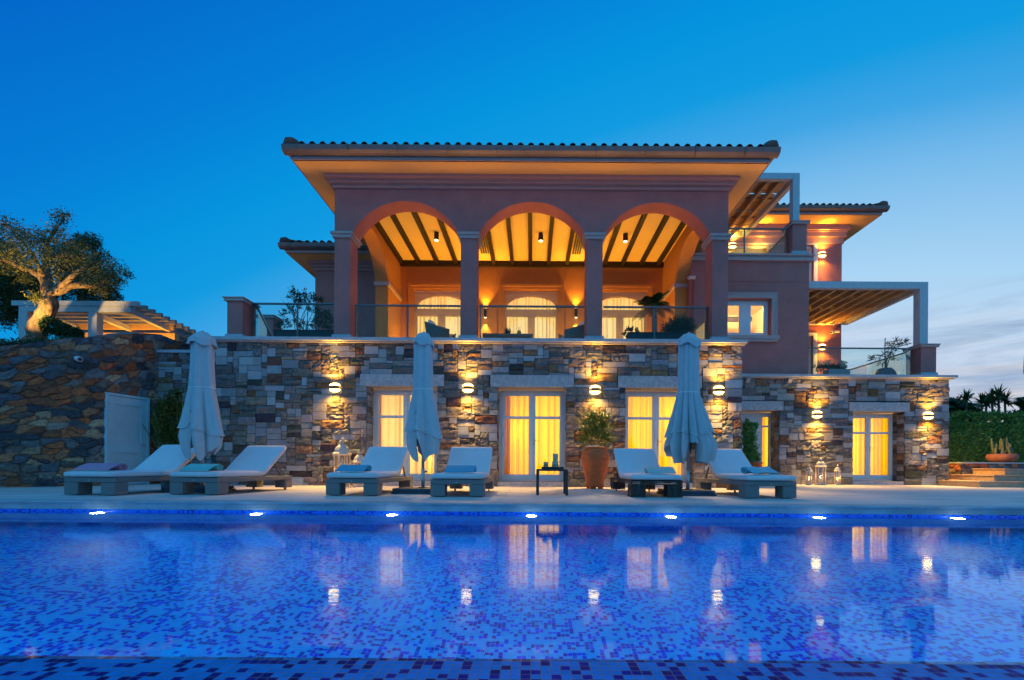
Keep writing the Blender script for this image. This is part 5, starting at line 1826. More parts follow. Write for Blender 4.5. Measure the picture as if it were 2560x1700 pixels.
palm('palm_tree', 'broad dark palm rising behind the hedge next to the stone wing', 2384, 1022, 22, .5, 1.25, 34, .2, 1, droop=.35)
palm('palm_tree', 'drooping palm behind the hedge at the right edge of the picture', 2572, 1030, 21, .5, 1.3, 26, .2, 2, droop=.7)
for k, (px, py, lab, r) in enumerate(((2415, 997, 'lone yucca behind the hedge next to the broad palm', .42), (2454, 1006, 'leftmost yucca of the clump behind the hedge', .40), (2466, 1010, 'low yucca second in the clump behind the hedge', .42),
                                      (2480, 1003, 'bushy yucca in the middle of the clump behind the hedge', .5), (2496, 988, 'tallest yucca of the clump behind the hedge', .46), (2512, 1001, 'rightmost yucca of the clump behind the hedge', .5))):
    palm('yucca', lab, px, py, 21 + .3 * k, .5, r * 1.35, 40, .05, 20 + k, droop=.12, blade=0, group='yuccas behind the hedge')
m = MB()
c = np.concatenate([blob(*PX(px, py, 22.5), r * 22.5 / FPX, 2600, g0, (1.6, 1, .8), .2) for px, py, r in ((2400, 1040, 34), (2420, 1045, 26), (2370, 1030, 40), (2560, 1046, 26))])
leaf_block(m, c, .16, .4, 91)
tag(m.build('shrub_row', MT['leaf_dark']), 'dark shrubs between the palms, just above the hedge top', 'shrubs')
# lamp post mostly outside the frame
x, z = XZ(2575, 908, 13)
lpst = thing('lamp_post', 'garden lantern just entering the picture at the right edge above the steps', 'lamp post', (x, 13, 0))
m = MB(); m.lathe([(.11, 0), (.14, .05), (.13, .3), (.12, .55), (.02, .62)], x, 13, 12, z0=z - .3); m.build('lantern', MT['lantern'], lpst)
m = MB(); m.tube([(x + .02, 13, .0), (x + .02, 13, z - .42)], .035, 10); m.lathe([(.03, 0), (.07, .05), (.12, .1), (.12, .12)], x, 13, 12, z0=z - .425); m.build('pole', MT['black'], lpst)

# ------------------------------------------------------------------ sun loungers
LW_, LL_ = .92, 2.06


def lounger_parts(t, style='rattan'):
    w, L = LW_ / 2, LL_
    mt = MT['rattan'] if style == 'rattan' else MT['dark_wicker']
    def local(mb, name, material, parent, **k):
        return mb.build(name, material, parent, **k)
    lw_, top, rail = .25, .305, .085
    if style == 'rattan':
        m = MB()
        m.box(-w, -w + .07, .071, L - .071, top - rail, top); m.box(w - .07, w, .071, L - .071, top - rail, top)
        m.box(-w, w, 0, .07, top - rail, top); m.box(-w, w, L - .07, L, top - rail, top)
        m.box(-w + .071, w - .071, .071, L - .071, top - .05, top - .012)
        fr = local(m, 'frame', mt, t, bevel=.012)
        m = MB(); m.tube([(0, -.004, top - .045), (0, .01, top - .045)], .011, 10); m.build('badge', MT['pole'], fr)
        for sx in (-1, 1):
            a, b = sorted((sx * w, sx * (w - lw_)))
            m = MB(); m.box(a, b, .0, lw_, .012, top - rail - .001); local(m, 'leg', mt, t, bevel=.012)
            m = MB(); m.box(a, b, L - .22, L, .05, top - rail - .001); lg = local(m, 'leg', mt, t, bevel=.012)
            m = MB(); m.tube([(sx * (w - .1) - .012, L - .1, .026), (sx * (w - .1) + .012, L - .1, .026)], .025, 12); m.build('caster', MT['black'], lg)
    else:
        # lounger of stacked dark sticks
        def cage(x0, x1, y0, y1, z0, z1, nz):
            mm = MB()
            for k in range(nz):
                z = z0 + (z1 - z0) * (k + .5) / nz
                o_ = .025 if k % 2 else 0
                r = .011
                mm.tube([(x0 - .02, y0, z), (x1 + .02, y0, z)], r, 6); mm.tube([(x0 - .02, y1, z), (x1 + .02, y1, z)], r, 6)
                z2 = z + (z1 - z0) / nz * .5
                mm.tube([(x0, y0 - .02, z2), (x0, y1 + .02, z2)], r, 6); mm.tube([(x1, y0 - .02, z2), (x1, y1 + .02, z2)], r, 6)
                if z1 - z0 > .12:
                    mm.tube([((x0 + x1) / 2, y0 - .01, z2), ((x0 + x1) / 2, y1 + .01, z2)], r, 6)
            for (xx, yy) in ((x0, y0), (x1, y0), (x0, y1), (x1, y1), ((x0 + x1) / 2, y0)):
                mm.tube([(xx, yy, z0), (xx, yy, z1)], .010, 6)
            return mm
        for sx in (-1, 1):
            a, b = sorted((sx * (w - .02), sx * (w - lw_)))
            cage(a, b, .02, lw_, .0, top - rail, 8).build('leg', mt, t)
            lg = cage(a, b, L - .24, L - .02, .05, top - rail, 6).build('leg', mt, t)
            m = MB(); m.tube([(sx * (w - .1) - .012, L - .1, .026), (sx * (w - .1) + .012, L - .1, .026)], .025, 12); m.build('caster', MT['black'], lg)
        m = cage(-w + .02, w - .02, .02, L - .02, top - rail, top - .005, 3)
        for k in range(22):
            y = .06 + k * (L - .12) / 21
            m.tube([(-w, y, top - .018), (w, y, top - .018)], .011, 6)
        m.build('frame', mt, t)
    # back panel and prop
    ang = R(39)
    hy, hz, bl = 1.20, top + .02, .84
    m = MB()
    p = Vector((0, hy, hz)); q = p + Vector((0, math.cos(ang), math.sin(ang))) * bl
    m.bar((0, p.y + .03, p.z + .0), (0, q.y, q.z), LW_ - .08, .03)
    m.build('back_panel', MT['brown_rattan'] if style == 'rattan' else mt, t)
    m = MB()
    for sx in (-1, 1):
        a = p.lerp(q, .62)
        m = MB(); m.bar((sx * (w - .1), a.y, a.z - .02), (sx * (w - .1), a.y + .22, top - .03), .03, .025)
        m.build('prop', MT['brown_rattan'] if style == 'rattan' else mt, t)
    # mattress: a rounded strip that bends up along the back
    path = [(-.03, 0.0), (.2, 0), (.58, 0), (.66, 0), (.9, 0), (1.08, .0)]
    path += [(hy + .0, .012), (hy + .10, .06)]
    for k in range(1, 9):
        path.append((hy + .10 + math.cos(ang) * (bl + .02) * k / 8 * .93, .06 + math.sin(ang) * (bl + .02) * k / 8 * .93))
    P = []
    for a, b in zip(path, path[1:]):
        for k in range(3): P.append(Vector((0, a[0] + (b[0] - a[0]) * k / 3, a[1] + (b[1] - a[1]) * k / 3)))
    P.append(Vector((0, path[-1][0], path[-1][1])))
    n = len(P)
    hw, th, rr = LW_ / 2 - .02, .10, .035
    sec = []
    for (cx_, cz, a0) in ((hw - rr, th - rr, 0), (-hw + rr, th - rr, 90), (-hw + rr, rr, 180), (hw - rr, rr, 270)):
        for k in range(4):
            a = R(a0 + 30 * k); sec.append((cx_ + rr * math.cos(a), cz + rr * math.sin(a)))
    # a few points across the top so the cloth can sag softly
    sec = sec[:4] + [(hw * .5, th + .004), (0, th + .006), (-hw * .5, th + .004)] + sec[4:]
    m = MB()
    vs, fs = [], []
    ns = len(sec)
    for i, c in enumerate(P):
        d = (P[min(i + 1, n - 1)] - P[max(i - 1, 0)]).normalized()
        u = Vector((0, -d.z, d.y))
        e = min(i, n - 1 - i)
        k = (.72, .92, 1.0)[min(e, 2)]
        pinch = 1 - .16 * math.exp(-((c.y - .62) / .02) ** 2)
        for (x, z) in sec:
            zz = th / 2 + (z - th / 2) * k * pinch
            vs.append(Vector((x * (1 - .02 * (e == 0)), c.y, top + .003 + c.z)) + u * zz)
    for i in range(n - 1):
        for k in range(ns): fs.append((i * ns + k, i * ns + (k + 1) % ns, (i + 1) * ns + (k + 1) % ns, (i + 1) * ns + k))
    fs += [tuple(range(ns - 1, -1, -1)), tuple((n - 1) * ns + k for k in range(ns))]
    m.add(vs, fs)
    m.build('mattress', MT['cushion'], t, smooth=True)


def at_foot(pxl, pxr, pyb):
    """front edge of a lounger from the photo: left and right bottom pixels"""
    xm = (pxl + pxr) / 2
    dy = (pyb - HY) - ROLL * (xm - HX)
    Y = FPX * HC / dy
    return (XZ(pxl, pyb, Y)[0] + XZ(pxr, pyb, Y)[0]) / 2, Y


beds = [((156, 288.7, 1239), 4.5, 'white cushioned grey rattan lounger with the pink towel, farthest left'),
        ((417, 550, 1237.7), 6, 'white cushioned grey rattan lounger with the sea green towel, beside the left parasol'),
        ((811.8, 944.8, 1240), 2.5, 'white cushioned grey rattan lounger in front of the big white lantern'),
        ((1075.4, 1209.8, 1243), 0, 'white cushioned grey rattan lounger right of the middle parasol'),
        ((1576, 1708, 1244), 0, 'white cushioned lounger of stacked dark sticks beside the clay jar'),
        ((1861, 1995.6, 1247), -3.5, 'white cushioned grey rattan lounger farthest right with the crumpled towel')]
# proto in its own frame
first = None
BEDS = []
for i, ((a, b, c), rot, lab) in enumerate(beds):
    x, Y = at_foot(a, b, c)
    if i == 4:
        t = thing('sun_lounger', lab, 'sun lounger', (0, 0, 0), 'sun loungers along the pool')
        lounger_parts(t, 'sticks')
    elif first is None:
        t = first = thing('sun_lounger', lab, 'sun lounger', (0, 0, 0), 'sun loungers along the pool')
        lounger_parts(t)
    else:
        t = copy_tree(first); t['label'] = lab
    t.location = (x, Y, 0); t.rotation_euler = (0, 0, R(-rot))
    BEDS.append((x, Y, -rot))


def towel(i, color, label, w=.62, y0=.10, dx=0.0, rot=0, crumple=0.0, flip=1, seed=0):
    bx, by, br = BEDS[i]
    mt = mat("towel_cloth_%d" % i, color, .95, var=.08, vscale=30, bump=.5, bscale=200)
    mt.name = "towel_cloth"
    t = thing('rolled_towel', label, 'towel', (0, 0, 0), 'towels on the loungers')
    z0 = .305 + .10 + .012
    prof = []
    r1 = .062
    cy_, cz = y0 + .28, r1 + .002
    turns = 3.0
    for k in range(60):
        f = k / 59
        a = R(90) + f * turns * 2 * math.pi
        r = .012 + (r1 - .012) * f
        prof.append((cy_ - r * math.cos(a) * 1.25, cz + r * math.sin(a)))
    # the loose end comes off the top of the roll and slopes to the foot of the bed
    ly, lz = prof[-1]
    for k in range(1, 9):
        f = k / 8
        prof.append((ly - f * (ly - y0), lz + (.010 - lz) * (f ** 1.3)))
    nx = 26
    g = random.Random(seed)
    def P(i_, j):
        f = i_ / (nx - 1)
        y, z = prof[j]
        x = (-w / 2 + w * f) * flip
        nz = mnoise.noise(Vector((x * 5 + seed, y * 5, z * 4)))
        sk = .05 * (1 - j / len(prof)) * 0
        return (x + crumple * .05 * nz, y + .006 * nz + crumple * .06 * mnoise.noise(Vector((x * 4, seed, j * .05))), max(.004, z + abs(nz) * (.006 + crumple * .03)) + z0)
    m = MB(); m.grid(P, nx, len(prof))
    b = m.build('cloth', mt, t, smooth=True, solid=.007)
    m = MB()
    for k in range(70):
        f = (k + g.random() * .8) / 70
        x = (-w / 2 + w * f) * flip
        m.bar((x, y0 + .004, z0 + .008), (x + g.uniform(-.012, .012), y0 - .035 - g.random() * .02, z0 + .004), .004, .004)
    m.build('fringe', MT['trim'], t)
    a = R(br)
    t.location = (bx + dx * math.cos(a), by + dx * math.sin(a), 0)
    t.rotation_euler = (0, 0, a + R(rot))
    return t


towel(0, (.66, .30, .40), 'pink rolled towel with white fringe on the far left lounger', .66, .05, -.04)
towel(1, (.16, .58, .54), 'sea green rolled towel with white fringe on the lounger by the left parasol', .56, .05, -.05, seed=2)
towel(2, (.07, .42, .56), 'turquoise rolled towel on the lounger in front of the lanterns', .52, .05, -.06, seed=3)
towel(3, (.06, .40, .55), 'turquoise rolled towel on the lounger right of the middle parasol', .52, .07, .02, seed=4)
towel(4, (.42, .58, .54), 'pale mint rolled towel on the lounger of dark sticks', .50, .06, .10, rot=-4, seed=5, flip=-1)
towel(5, (.22, .52, .60), 'crumpled turquoise towel with long fringe on the far right lounger', .58, .10, .02, rot=16, crumple=1.0, seed=6)

# ------------------------------------------------------------------ closed parasols


def per(pts):
    """periodic smooth curve through (degrees, value) points"""
    P = sorted(pts)
    P = P + [(P[0][0] + 360, P[0][1])]
    def f(th):
        d = math.degrees(th) % 360
        if d < P[0][0]: d += 360
        for (a, va), (b, vb) in zip(P, P[1:]):
            if d <= b:
                t = (d - a) / (b - a)
                t = t * t * (3 - 2 * t)
                return va + (vb - va) * t
        return P[-1][1]
    return f


def parasol(px, pytop, Yp, label, hems, radii, kind=0, seed=0, tie=2.03, shift=0.0, slit=235):
    x, zt = XZ(px, pytop, Yp)
    r_cap, r_mid, r_tie, r_hem = radii
    t = thing('closed_parasol', label, 'parasol', (x, Yp, 0), 'closed white parasols between the loungers')
    m = MB(); m.tube([(x, Yp, .1), (x, Yp, .48)], .036, 14); m.tube([(x, Yp, .47), (x, Yp, zt - .02)], .028, 14)
    m.tube([(x, Yp, zt - .04), (x, Yp, zt + .02)], [.03, .012], 10)
    m.build('pole', MT['pole'], t, smooth=True)
    m = MB(); m.tube([(x + .03, Yp, .42), (x + .075, Yp, .42)], [.012, .022], 8); m.build('clamp_knob', MT['black'], t)
    m = MB(); m.box(x - .50, x + .40, Yp - .42, Yp + .42, .004, .045); m.box(x - .48, x + .38, Yp - .40, Yp + .40, .05, .105); m.box(x - .07, x + .07, Yp - .07, Yp + .07, .106, .12)
    m.build('base', MT['base'], t, bevel=.008)
    g = random.Random(seed)
    ph = [g.uniform(0, 6.28) for _ in range(6)]
    zk = [(zt - .02, r_mid * .5), (zt - .12, r_mid * .85), (zt - .3, r_mid), (2.5, r_mid * 1.02), (tie + .04, r_tie * 1.06), (tie, r_tie), (tie - .06, r_tie * 1.08), (1.05, r_hem), (.55, r_hem * 1.12)]
    def R0(z):
        for (za, ra), (zb, rb) in zip(zk, zk[1:]):
            if z >= zb: return rb + (ra - rb) * max(0, min(1, (z - zb) / (za - zb)))
        return zk[-1][1]
    NL = 5 if kind == 0 else 11
    ths = R(slit)
    def folds(th, z):
        loose = max(0, min(1, (tie + .15 - z) / .9))
        q = NL * th + ph[0] + .5 * math.sin(z * 1.6 + ph[1]) + .5 * math.sin(2 * th + ph[2])
        saw = abs(((q / (2 * math.pi)) % 1) * 2 - 1) ** .8          # sharp creases between soft panels
        amp = (.15 + .17 * loose) if kind == 0 else (.13 + .30 * loose)
        d = (th - ths + math.pi) % (2 * math.pi) - math.pi
        crease = .30 * loose * math.exp(-(d / .13) ** 2) if kind == 0 else 0
        fine = .025 * math.sin(3.1 * q + z * 1.5 + ph[3])
        wr = .05 * mnoise.noise(Vector((math.cos(th) * 2.2, math.sin(th) * 2.2, z * 1.7 + seed))) + .025 * mnoise.noise(Vector((math.cos(th) * 5, math.sin(th) * 5, z * 6 + seed)))
        return 1 + amp * (saw * 2 - 1.25) + fine * (1 + loose) + wr - crease
    nt = 160
    hem_out, hem_in = hems
    def pos(th, z, dr, kx=1.0):
        r = R0(z) * folds(th, z) * kx + dr
        dx = shift * max(0, tie - z)
        return (x + r * math.cos(th) + dx, Yp + r * math.sin(th) * .8, z)
    def layer(hemf, ztop_, dr, nv=46, pull=0.0):
        def P(i, j):
            th = 2 * math.pi * i / nt
            h = hemf(th) + .008 * math.sin(NL * 2 * th + ph[4])
            f = j / (nv - 1)
            z = ztop_ + (h - ztop_) * f
            k = 1 - pull * max(0, (1.1 - z)) ** 1.2 + (.03 * max(0, (f - .93) / .07) if not pull else 0)
            if kind and pull: k *= 1 + .10 * math.sin(math.pi * min(1, max(0, (1.1 - z) / .45)))
            return pos(th, z, dr, k)
        mm = MB(); mm.grid(P, nt, nv, closed=True)
        return mm
    cn = layer(hem_out, zt - .03, .012).build('canopy', MT['canvas'], t, smooth=True, solid=.006)
    layer(hem_in, tie - .35, -.02, pull=.75 if kind == 0 else .35).build('inner_flap', MT['canvas'], cn, smooth=True, solid=.006)
    m = MB()
    pts = []
    for k in range(nt + 1):
        th = 2 * math.pi * k / nt
        p = pos(th, hem_out(th) + .008 * math.sin(NL * 2 * th + ph[4]), .017, 1.03); pts.append((p[0], p[1], p[2] + .004))
    m.tube(pts, .007, 5, cap=False)
    m.build('hem_piping', MT['trim'], cn)
    def capP(i, j):
        th = 2 * math.pi * i / nt; f = j / 13
        z = zt - (.27 + .03 * math.cos(4 * th + ph[4]) + .03 * math.cos(th)) * f
        fl = abs(math.sin(2 * th + ph[5])) ** .7
        r = r_cap * (.12 + .74 * min(1, f * 1.8) ** .6 + .14 * f) * (1 + (.22 * fl - .12 + .05 * math.sin(9 * th)) * f)
        return (x + r * math.cos(th), Yp + r * math.sin(th) * .85, z)
    m = MB(); m.grid(capP, nt, 14, closed=True)
    m.build('vent_cap', MT['canvas'], t, smooth=True, solid=.006)
    m = MB()
    pts = []
    for k in range(97):
        th = 2 * math.pi * k / 96
        p = pos(th, tie, .02); pts.append((p[0], p[1], tie + .008 * math.sin(th)))
    m.tube(pts, .011, 6, cap=False)
    m.build('tie_band', MT['trim'], t)
    if kind == 0:                     # small printed emblem beside the slit
        m = MB()
        zz = 1.56
        th0 = R(248)
        c = Vector(pos(th0, zz, .024))
        m.bar(c + Vector((-.022, 0, -.03)), c + Vector((0, 0, .03)), .004, .012, (0, 1, 0)); m.bar(c + Vector((.022, 0, -.03)), c + Vector((0, 0, .03)), .004, .012, (0, 1, 0)); m.bar(c + Vector((-.012, 0, -.012)), c + Vector((.012, 0, -.012)), .004, .01, (0, 1, 0))
        m.build('emblem', MT['black'], cn)
    return t


out_a = per([(0, 1.04), (60, 1.12), (120, 1.2), (180, 1.23), (225, 1.23), (236, 1.42), (248, 1.22), (290, 1.19), (330, 1.10)])
in_a = per([(0, .98), (30, .72), (60, .95), (100, .66), (150, .9), (190, .82), (222, .62), (236, 1.15), (250, 1.05), (285, .60), (320, .78)])
out_b = per([(0, 1.03), (60, 1.15), (120, 1.2), (180, 1.20), (228, 1.20), (240, 1.5), (252, 1.22), (290, 1.17), (330, 1.05)])
in_b = per([(0, .98), (30, .75), (60, .95), (100, .70), (150, .9), (185, .84), (222, .60), (240, 1.2), (252, 1.1), (282, .62), (318, .76)])
out_c = per([(0, 1.16), (40, 1.2), (90, 1.1), (150, 1.2), (180, 1.12), (220, 1.22), (260, 1.20), (275, 1.10), (300, 1.18), (330, 1.24)])
in_c = per([(0, .74), (30, .62), (60, .9), (90, .66), (130, .8), (165, .72), (190, .98), (210, .62), (238, .60), (256, 1.02), (270, 1.0), (285, .68), (315, .60), (340, .66)])
parasol(507, 829, 9.0, 'closed white parasol at the left between the pink and sea green towel loungers', (out_a, in_a), (.235, .185, .20, .355), 0, 3, shift=.03)
parasol(1060, 831, 9.0, 'closed white parasol in front of the first french door', (out_b, in_b), (.19, .16, .165, .315), 0, 12, shift=.02, slit=242)
parasol(1722, 833, 9.0, 'closed white parasol with many folds and a frilled hem, the right one', (out_c, in_c), (.21, .17, .175, .375), 1, 5, 2.0, shift=.02)

# ------------------------------------------------------------------ side table, tray, jugs
tx0, tx1, Yt = XZ(1341, 1200, 8.55)[0], XZ(1420, 1200, 8.55)[0], 8.5
tz = XZ(1380, 1173, 8.55)[1]
tb = thing('side_table', 'low dark square side table on the deck in front of the middle french door', 'table', ((tx0 + tx1) / 2, Yt, 0))
dt = .58
m = MB(); m.box(tx0, tx1, Yt, Yt + dt, tz - .035, tz); m.build('table_top', MT['wood_dark'], tb, bevel=.006)
for (a, b) in ((tx0, Yt), (tx1 - .05, Yt), (tx0, Yt + dt - .05), (tx1 - .05, Yt + dt - .05)):
    m = MB(); m.box(a, a + .05, b, b + .05, .002, tz - .036); m.build('leg', MT['wood_dark'], tb, bevel=.005)
m = MB()
xa, xb = XZ(1354, 1170, 8.8)[0], XZ(1408, 1170, 8.8)[0]
m.box(xa, xb, Yt + .1, Yt + .46, tz + .001, tz + .012); m.box(xa, xa + .015, Yt + .1, Yt + .46, tz + .0121, tz + .045); m.box(xb - .015, xb, Yt + .1, Yt + .46, tz + .0121, tz + .045)
m.box(xa + .0151, xb - .0151, Yt + .1, Yt + .115, tz + .0121, tz + .045); m.box(xa + .0151, xb - .0151, Yt + .445, Yt + .46, tz + .0121, tz + .045)
tag(m.build('serving_tray', MT['wood_dark'], bevel=.003), 'dark wooden tray on the low side table', 'tray')
zt0 = tz + .013
Yj = Yt + .26
def vessel(name, label, px, prof, Yv, handle=None, cat='jug'):
    x = XZ(px, 1150, Yv)[0]
    t = thing(name, label, cat, (x, Yv, zt0))
    m = MB(); m.lathe(prof, x, Yv, 20, z0=zt0); m.build('body', MT['jug'], t, smooth=True)
    m = MB()
    for k in range(7):
        a = k * .9 + 3.6; zz = zt0 + prof[3][1] * (.45 + .08 * (k % 3))
        r = prof[2][0] * .99
        m.lathe([(.0, -.012), (.018, 0), (.0, .012)], x + r * math.cos(a), Yv + r * math.sin(a), 6, z0=zz)
    m.build('painted_leaf', MT['leaf_dark'], t)
    if handle:
        m = MB(); m.tube([(x + handle[0], Yv, zt0 + handle[2]), (x + handle[0] + .05, Yv, zt0 + handle[2] - .01), (x + handle[0] + .06, Yv, zt0 + handle[1] + .05), (x + handle[0] + .0, Yv, zt0 + handle[1])], .008, 6); m.build('handle', MT['jug'], t, smooth=True)
    return t
vessel('tumbler', 'small flared pottery beaker on the tray, the left vessel', 1364.5, [(.0, 0), (.036, 0), (.040, .06), (.046, .12), (.044, .122), (.038, .06), (.0, .01)], Yj, cat='beaker')
vessel('pitcher', 'pottery pitcher with a round handle on the tray', 1388, [(.0, 0), (.05, 0), (.062, .03), (.058, .12), (.05, .15), (.046, .148), (.0, .02)], Yj - .05, (.05, .03, .13))
vessel('pottery_vase', 'tall pottery vase painted with leaves behind the pitcher', 1388.5, [(.0, 0), (.045, 0), (.045, .02), (.052, .25), (.055, .285), (.05, .284), (.0, .05)], Yj + .12, cat='vase')

# ------------------------------------------------------------------ potted plants at ground level
Yp = 11.2
x, z = XZ(1488, 1120, Yp)
zr_ = z
jar = thing('clay_jar', 'big terracotta jar on small feet holding a bushy plant, right of the middle french door', 'plant pot', (x, Yp, 0))
k = zr_ / .97
m = MB(); m.lathe([(.0, .04), (.20, .04), (.215, .06), (.215, .14), (.235, .25), (.29, .45), (.335, .64), (.345, .74), (.33, .84), (.285, .92), (.27, .95), (.29, .97), (.285, .985), (.25, .98), (.24, .9), (.0, .88)], x, Yp, 40, z0=0)
m.v = [(a, b, c * k) for a, b, c in m.v]
m.build('jar', MT['pot'], jar, smooth=True)
for a in range(5):
    m = MB(); m.box(x + .17 * math.cos(a * 1.256 + .3) - .035, x + .17 * math.cos(a * 1.256 + .3) + .035, Yp + .17 * math.sin(a * 1.256 + .3) - .035, Yp + .17 * math.sin(a * 1.256 + .3) + .035, .001, .042 * k)
    m.build('foot', MT['pot'], jar, bevel=.008)
m = MB()
c = np.concatenate([blob(*PX(px, py, Yp + dy), r * Yp / FPX, int(260 * (r / 30) ** 1.6), g0, (1, 1, 1), .0) for px, py, r, dy in
                    ((1488, 1095, 28, 0), (1468, 1100, 22, 0), (1508, 1098, 22, 0), (1488, 1075, 30, 0), (1472, 1070, 20, -.05), (1505, 1068, 22, 0), (1485, 1052, 20, 0), (1500, 1050, 16, 0), (1515, 1045, 7, 0), (1476, 1045, 10, 0))])
bc = np.array([x, Yp, zr_ + .02]); dd = c - bc; dd /= np.linalg.norm(dd, axis=1, keepdims=True) + 1e-6
leaf_block(m, c, .20, .10, 22, dirs=dd, up=.1, bend=1.6)
m.build('foliage', MT['leaf_bamboo'], jar)

Ye = 14.2
x, _ = XZ(1884, 1160, Ye)
_, zp0 = XZ(1884, 1155, Ye)
ep = thing('entrance_plant', 'tall narrow shrub in a tapered clay pot beside the entrance door', 'potted plant', (x, Ye, 0))
m = MB(); m.lathe([(.0, .02), (.17, .02), (.20, .2), (.235, zp0 - .06), (.25, zp0 - .05), (.25, zp0), (.22, zp0), (.21, zp0 - .08), (.0, zp0 - .1)], x, Ye, 28); m.build('pot', MT['pot'], ep, smooth=True)
m = MB(); m.tube([(x, Ye, zp0 - .1), (x - .03, Ye, 1.3), (x - .1, Ye, 1.9)], [.02, .015, .006], 6); m.build('stem', MT['bark'], ep)
m = MB()
c = np.concatenate([blob(*PX(px, py, Ye), r * Ye / FPX, int(520 * (r / 20) ** 1.5), g0, (1, 1, 1.1), .15) for px, py, r in
                    ((1868, 1060, 12), (1876, 1072, 16), (1866, 1085, 16), (1880, 1092, 14), (1868, 1108, 17), (1878, 1122, 17), (1868, 1135, 16), (1886, 1140, 12), (1892, 1146, 8), (1872, 1148, 14), (1890, 1062, 6))])
leaf_block(m, c, .085, .5, 23)
m.build('foliage', MT['leaf_hedge'], ep)

# ------------------------------------------------------------------ lanterns with candles
MT['flame'] = mat_emit("candle_flame", (1, .55, .15), 16)
MT['wax'] = mat("candle_wax", (.8, .72, .55), .6, var=.03)


def lantern(x, Y, w, h, label, sides=6, lit=True, group='metal lanterns with candles'):
    t = thing('lantern', label, 'lantern', (x, Y, 0), group)
    r = w / 2
    m = MB()
    m.lathe([(r * 1.05, .0), (r * 1.05, h * .03), (r * .95, h * .045), (r * .95, h * .06), (.0, h * .06)], x, Y, sides, True, z0=.002)
    m.build('base', MT['lantern'], t, bevel=.003)
    for k in range(sides):
        a = 2 * math.pi * (k + .5) / sides
        px_, py_ = x + r * .88 * math.cos(a), Y + r * .88 * math.sin(a)
        m = MB(); m.box(px_ - .011 * w / .3, px_ + .011 * w / .3, py_ - .011 * w / .3, py_ + .011 * w / .3, h * .062, h * .639); m.build('post', MT['lantern'], t)
    m = MB(); m.lathe([(r * .84, h * .065), (r * .84, h * .635)], x, Y, sides, True); m.f = m.f[:-2]; m.build('glass', MT['pane'], t)
    m = MB()
    m.lathe([(r * .98, h * .64), (r * 1.12, h * .65), (r * 1.15, h * .675), (r * .95, h * .70), (r * .9, h * .72), (r * .86, h * .75), (r * .72, h * .80), (r * .42, h * .85), (r * .18, h * .87), (r * .16, h * .9)], x, Y, sides, True)
    m.build('roof', MT['lantern'], t)
    m = MB(); m.lathe([(r * .17, h * .9), (r * .36, h * .915), (r * .3, h * .935), (r * .12, h * .945), (r * .16, h * .96), (r * .16, h * .98), (.0, h)], x, Y, 12); m.build('finial', MT['lantern'], t, smooth=True)
    zc_ = h * .062
    m = MB(); m.lathe([(r * .32, zc_), (r * .32, zc_ + h * .17), (.0, zc_ + h * .17)], x, Y, 14); m.build('candle', MT['wax'], t)
    m = MB(); m.lathe([(.0, 0), (.011, .012), (.008, .03), (.0, .05)], x, Y, 8, z0=zc_ + h * .175); m.build('flame', MT['flame'], t)
    lamp('POINT', 'candle_glow', (x, Y, zc_ + h * .175 + .07), P_CANDLE * (1 if w > .2 else .6), (1, .5, .14), t, shadow_soft_size=.02)


Yq = 11.35
x, zt_ = XZ(855.5, 1094, Yq); x2, zt2 = XZ(898.5, 1124, Yq + .1); x3, zt3 = XZ(856, 1147, 10.95)
lantern(x, Yq, .40, zt_, 'tallest white metal lantern against the stone wall, left of the first french door')
lantern(x2, Yq + .1, .30, zt2, 'middle sized white lantern beside the tallest one, near the first french door')
lantern(x3, 10.95, .14, zt3, 'smallest white lantern standing in front of the tallest one at the first french door')
Yq = 14.5
for px, py, w, lab in ((2022.5, 1160, .17, 'slim candle lantern left of the tall one on the right terrace'), (2052, 1143, .30, 'tall candle lantern between two slim ones at the right stone wing'), (2094, 1160, .17, 'slim candle lantern right of the tall one, nearest the right french door')):
    x, z = XZ(px, py, Yq)
    lantern(x, Yq, w, z, lab)

# ------------------------------------------------------------------ loggia and terrace furniture
def armchair(px, Y, rot, label):
    x = XZ(px, 820, Y)[0]
    t = thing('armchair', label, 'armchair', (0, 0, 0), 'rattan armchairs in the loggia')
    m = MB()
    # swept shell: sides rise from the front to a tall back
    n, h = 40, 10
    def P(i, j):
        a = -R(150) + R(300) * i / (n - 1)
        f = j / (h - 1)
        bk = (1 + math.cos(a)) / 2
        top = .50 + .36 * bk ** 1.6 + .05 * (1 - bk)
        z = .14 + (top - .14) * f
        r = .36 + .05 * f + .05 * bk * f
        return (r * math.sin(a) * 1.02, r * math.cos(a), z)
    m.grid(P, n, h); m.build('shell', MT['brown_rattan'], t, smooth=True, solid=.03)
    m = MB(); m.lathe([(.0, .14), (.34, .14), (.35, .34), (.33, .36), (.0, .37)], 0, 0, 28); m.build('seat', MT['brown_rattan'], t)
    m = MB(); m.lathe([(.0, .372), (.31, .372), (.33, .41), (.31, .46), (.0, .48)], 0, 0, 28); m.build('seat_cushion', MT['cushion'], t, smooth=True)
    m = MB()
    def Q(i, j):
        a = 2 * math.pi * i / 20; f = j / 9 * math.pi
        return (.25 * math.sin(f) * math.cos(a), .24 + .09 * math.cos(f) + .10 * math.sin(f) * math.sin(a), .72 + .21 * math.sin(f) * math.sin(a))
    m.grid(Q, 20, 10, closed=True); m.build('back_cushion', MT['cushion'], t, smooth=True)
    for sx, sy in ((-1, -1), (1, -1), (-1, 1), (1, 1)):
        m = MB(); m.tube([(sx * .24, sy * .24, .138), (sx * .27, sy * .27, .0)], .02, 8); m.build('leg', MT['wood_dark'], t)
    t.location = (x, Y, ZS1 + .002); t.rotation_euler = (0, 0, R(rot))
    return t


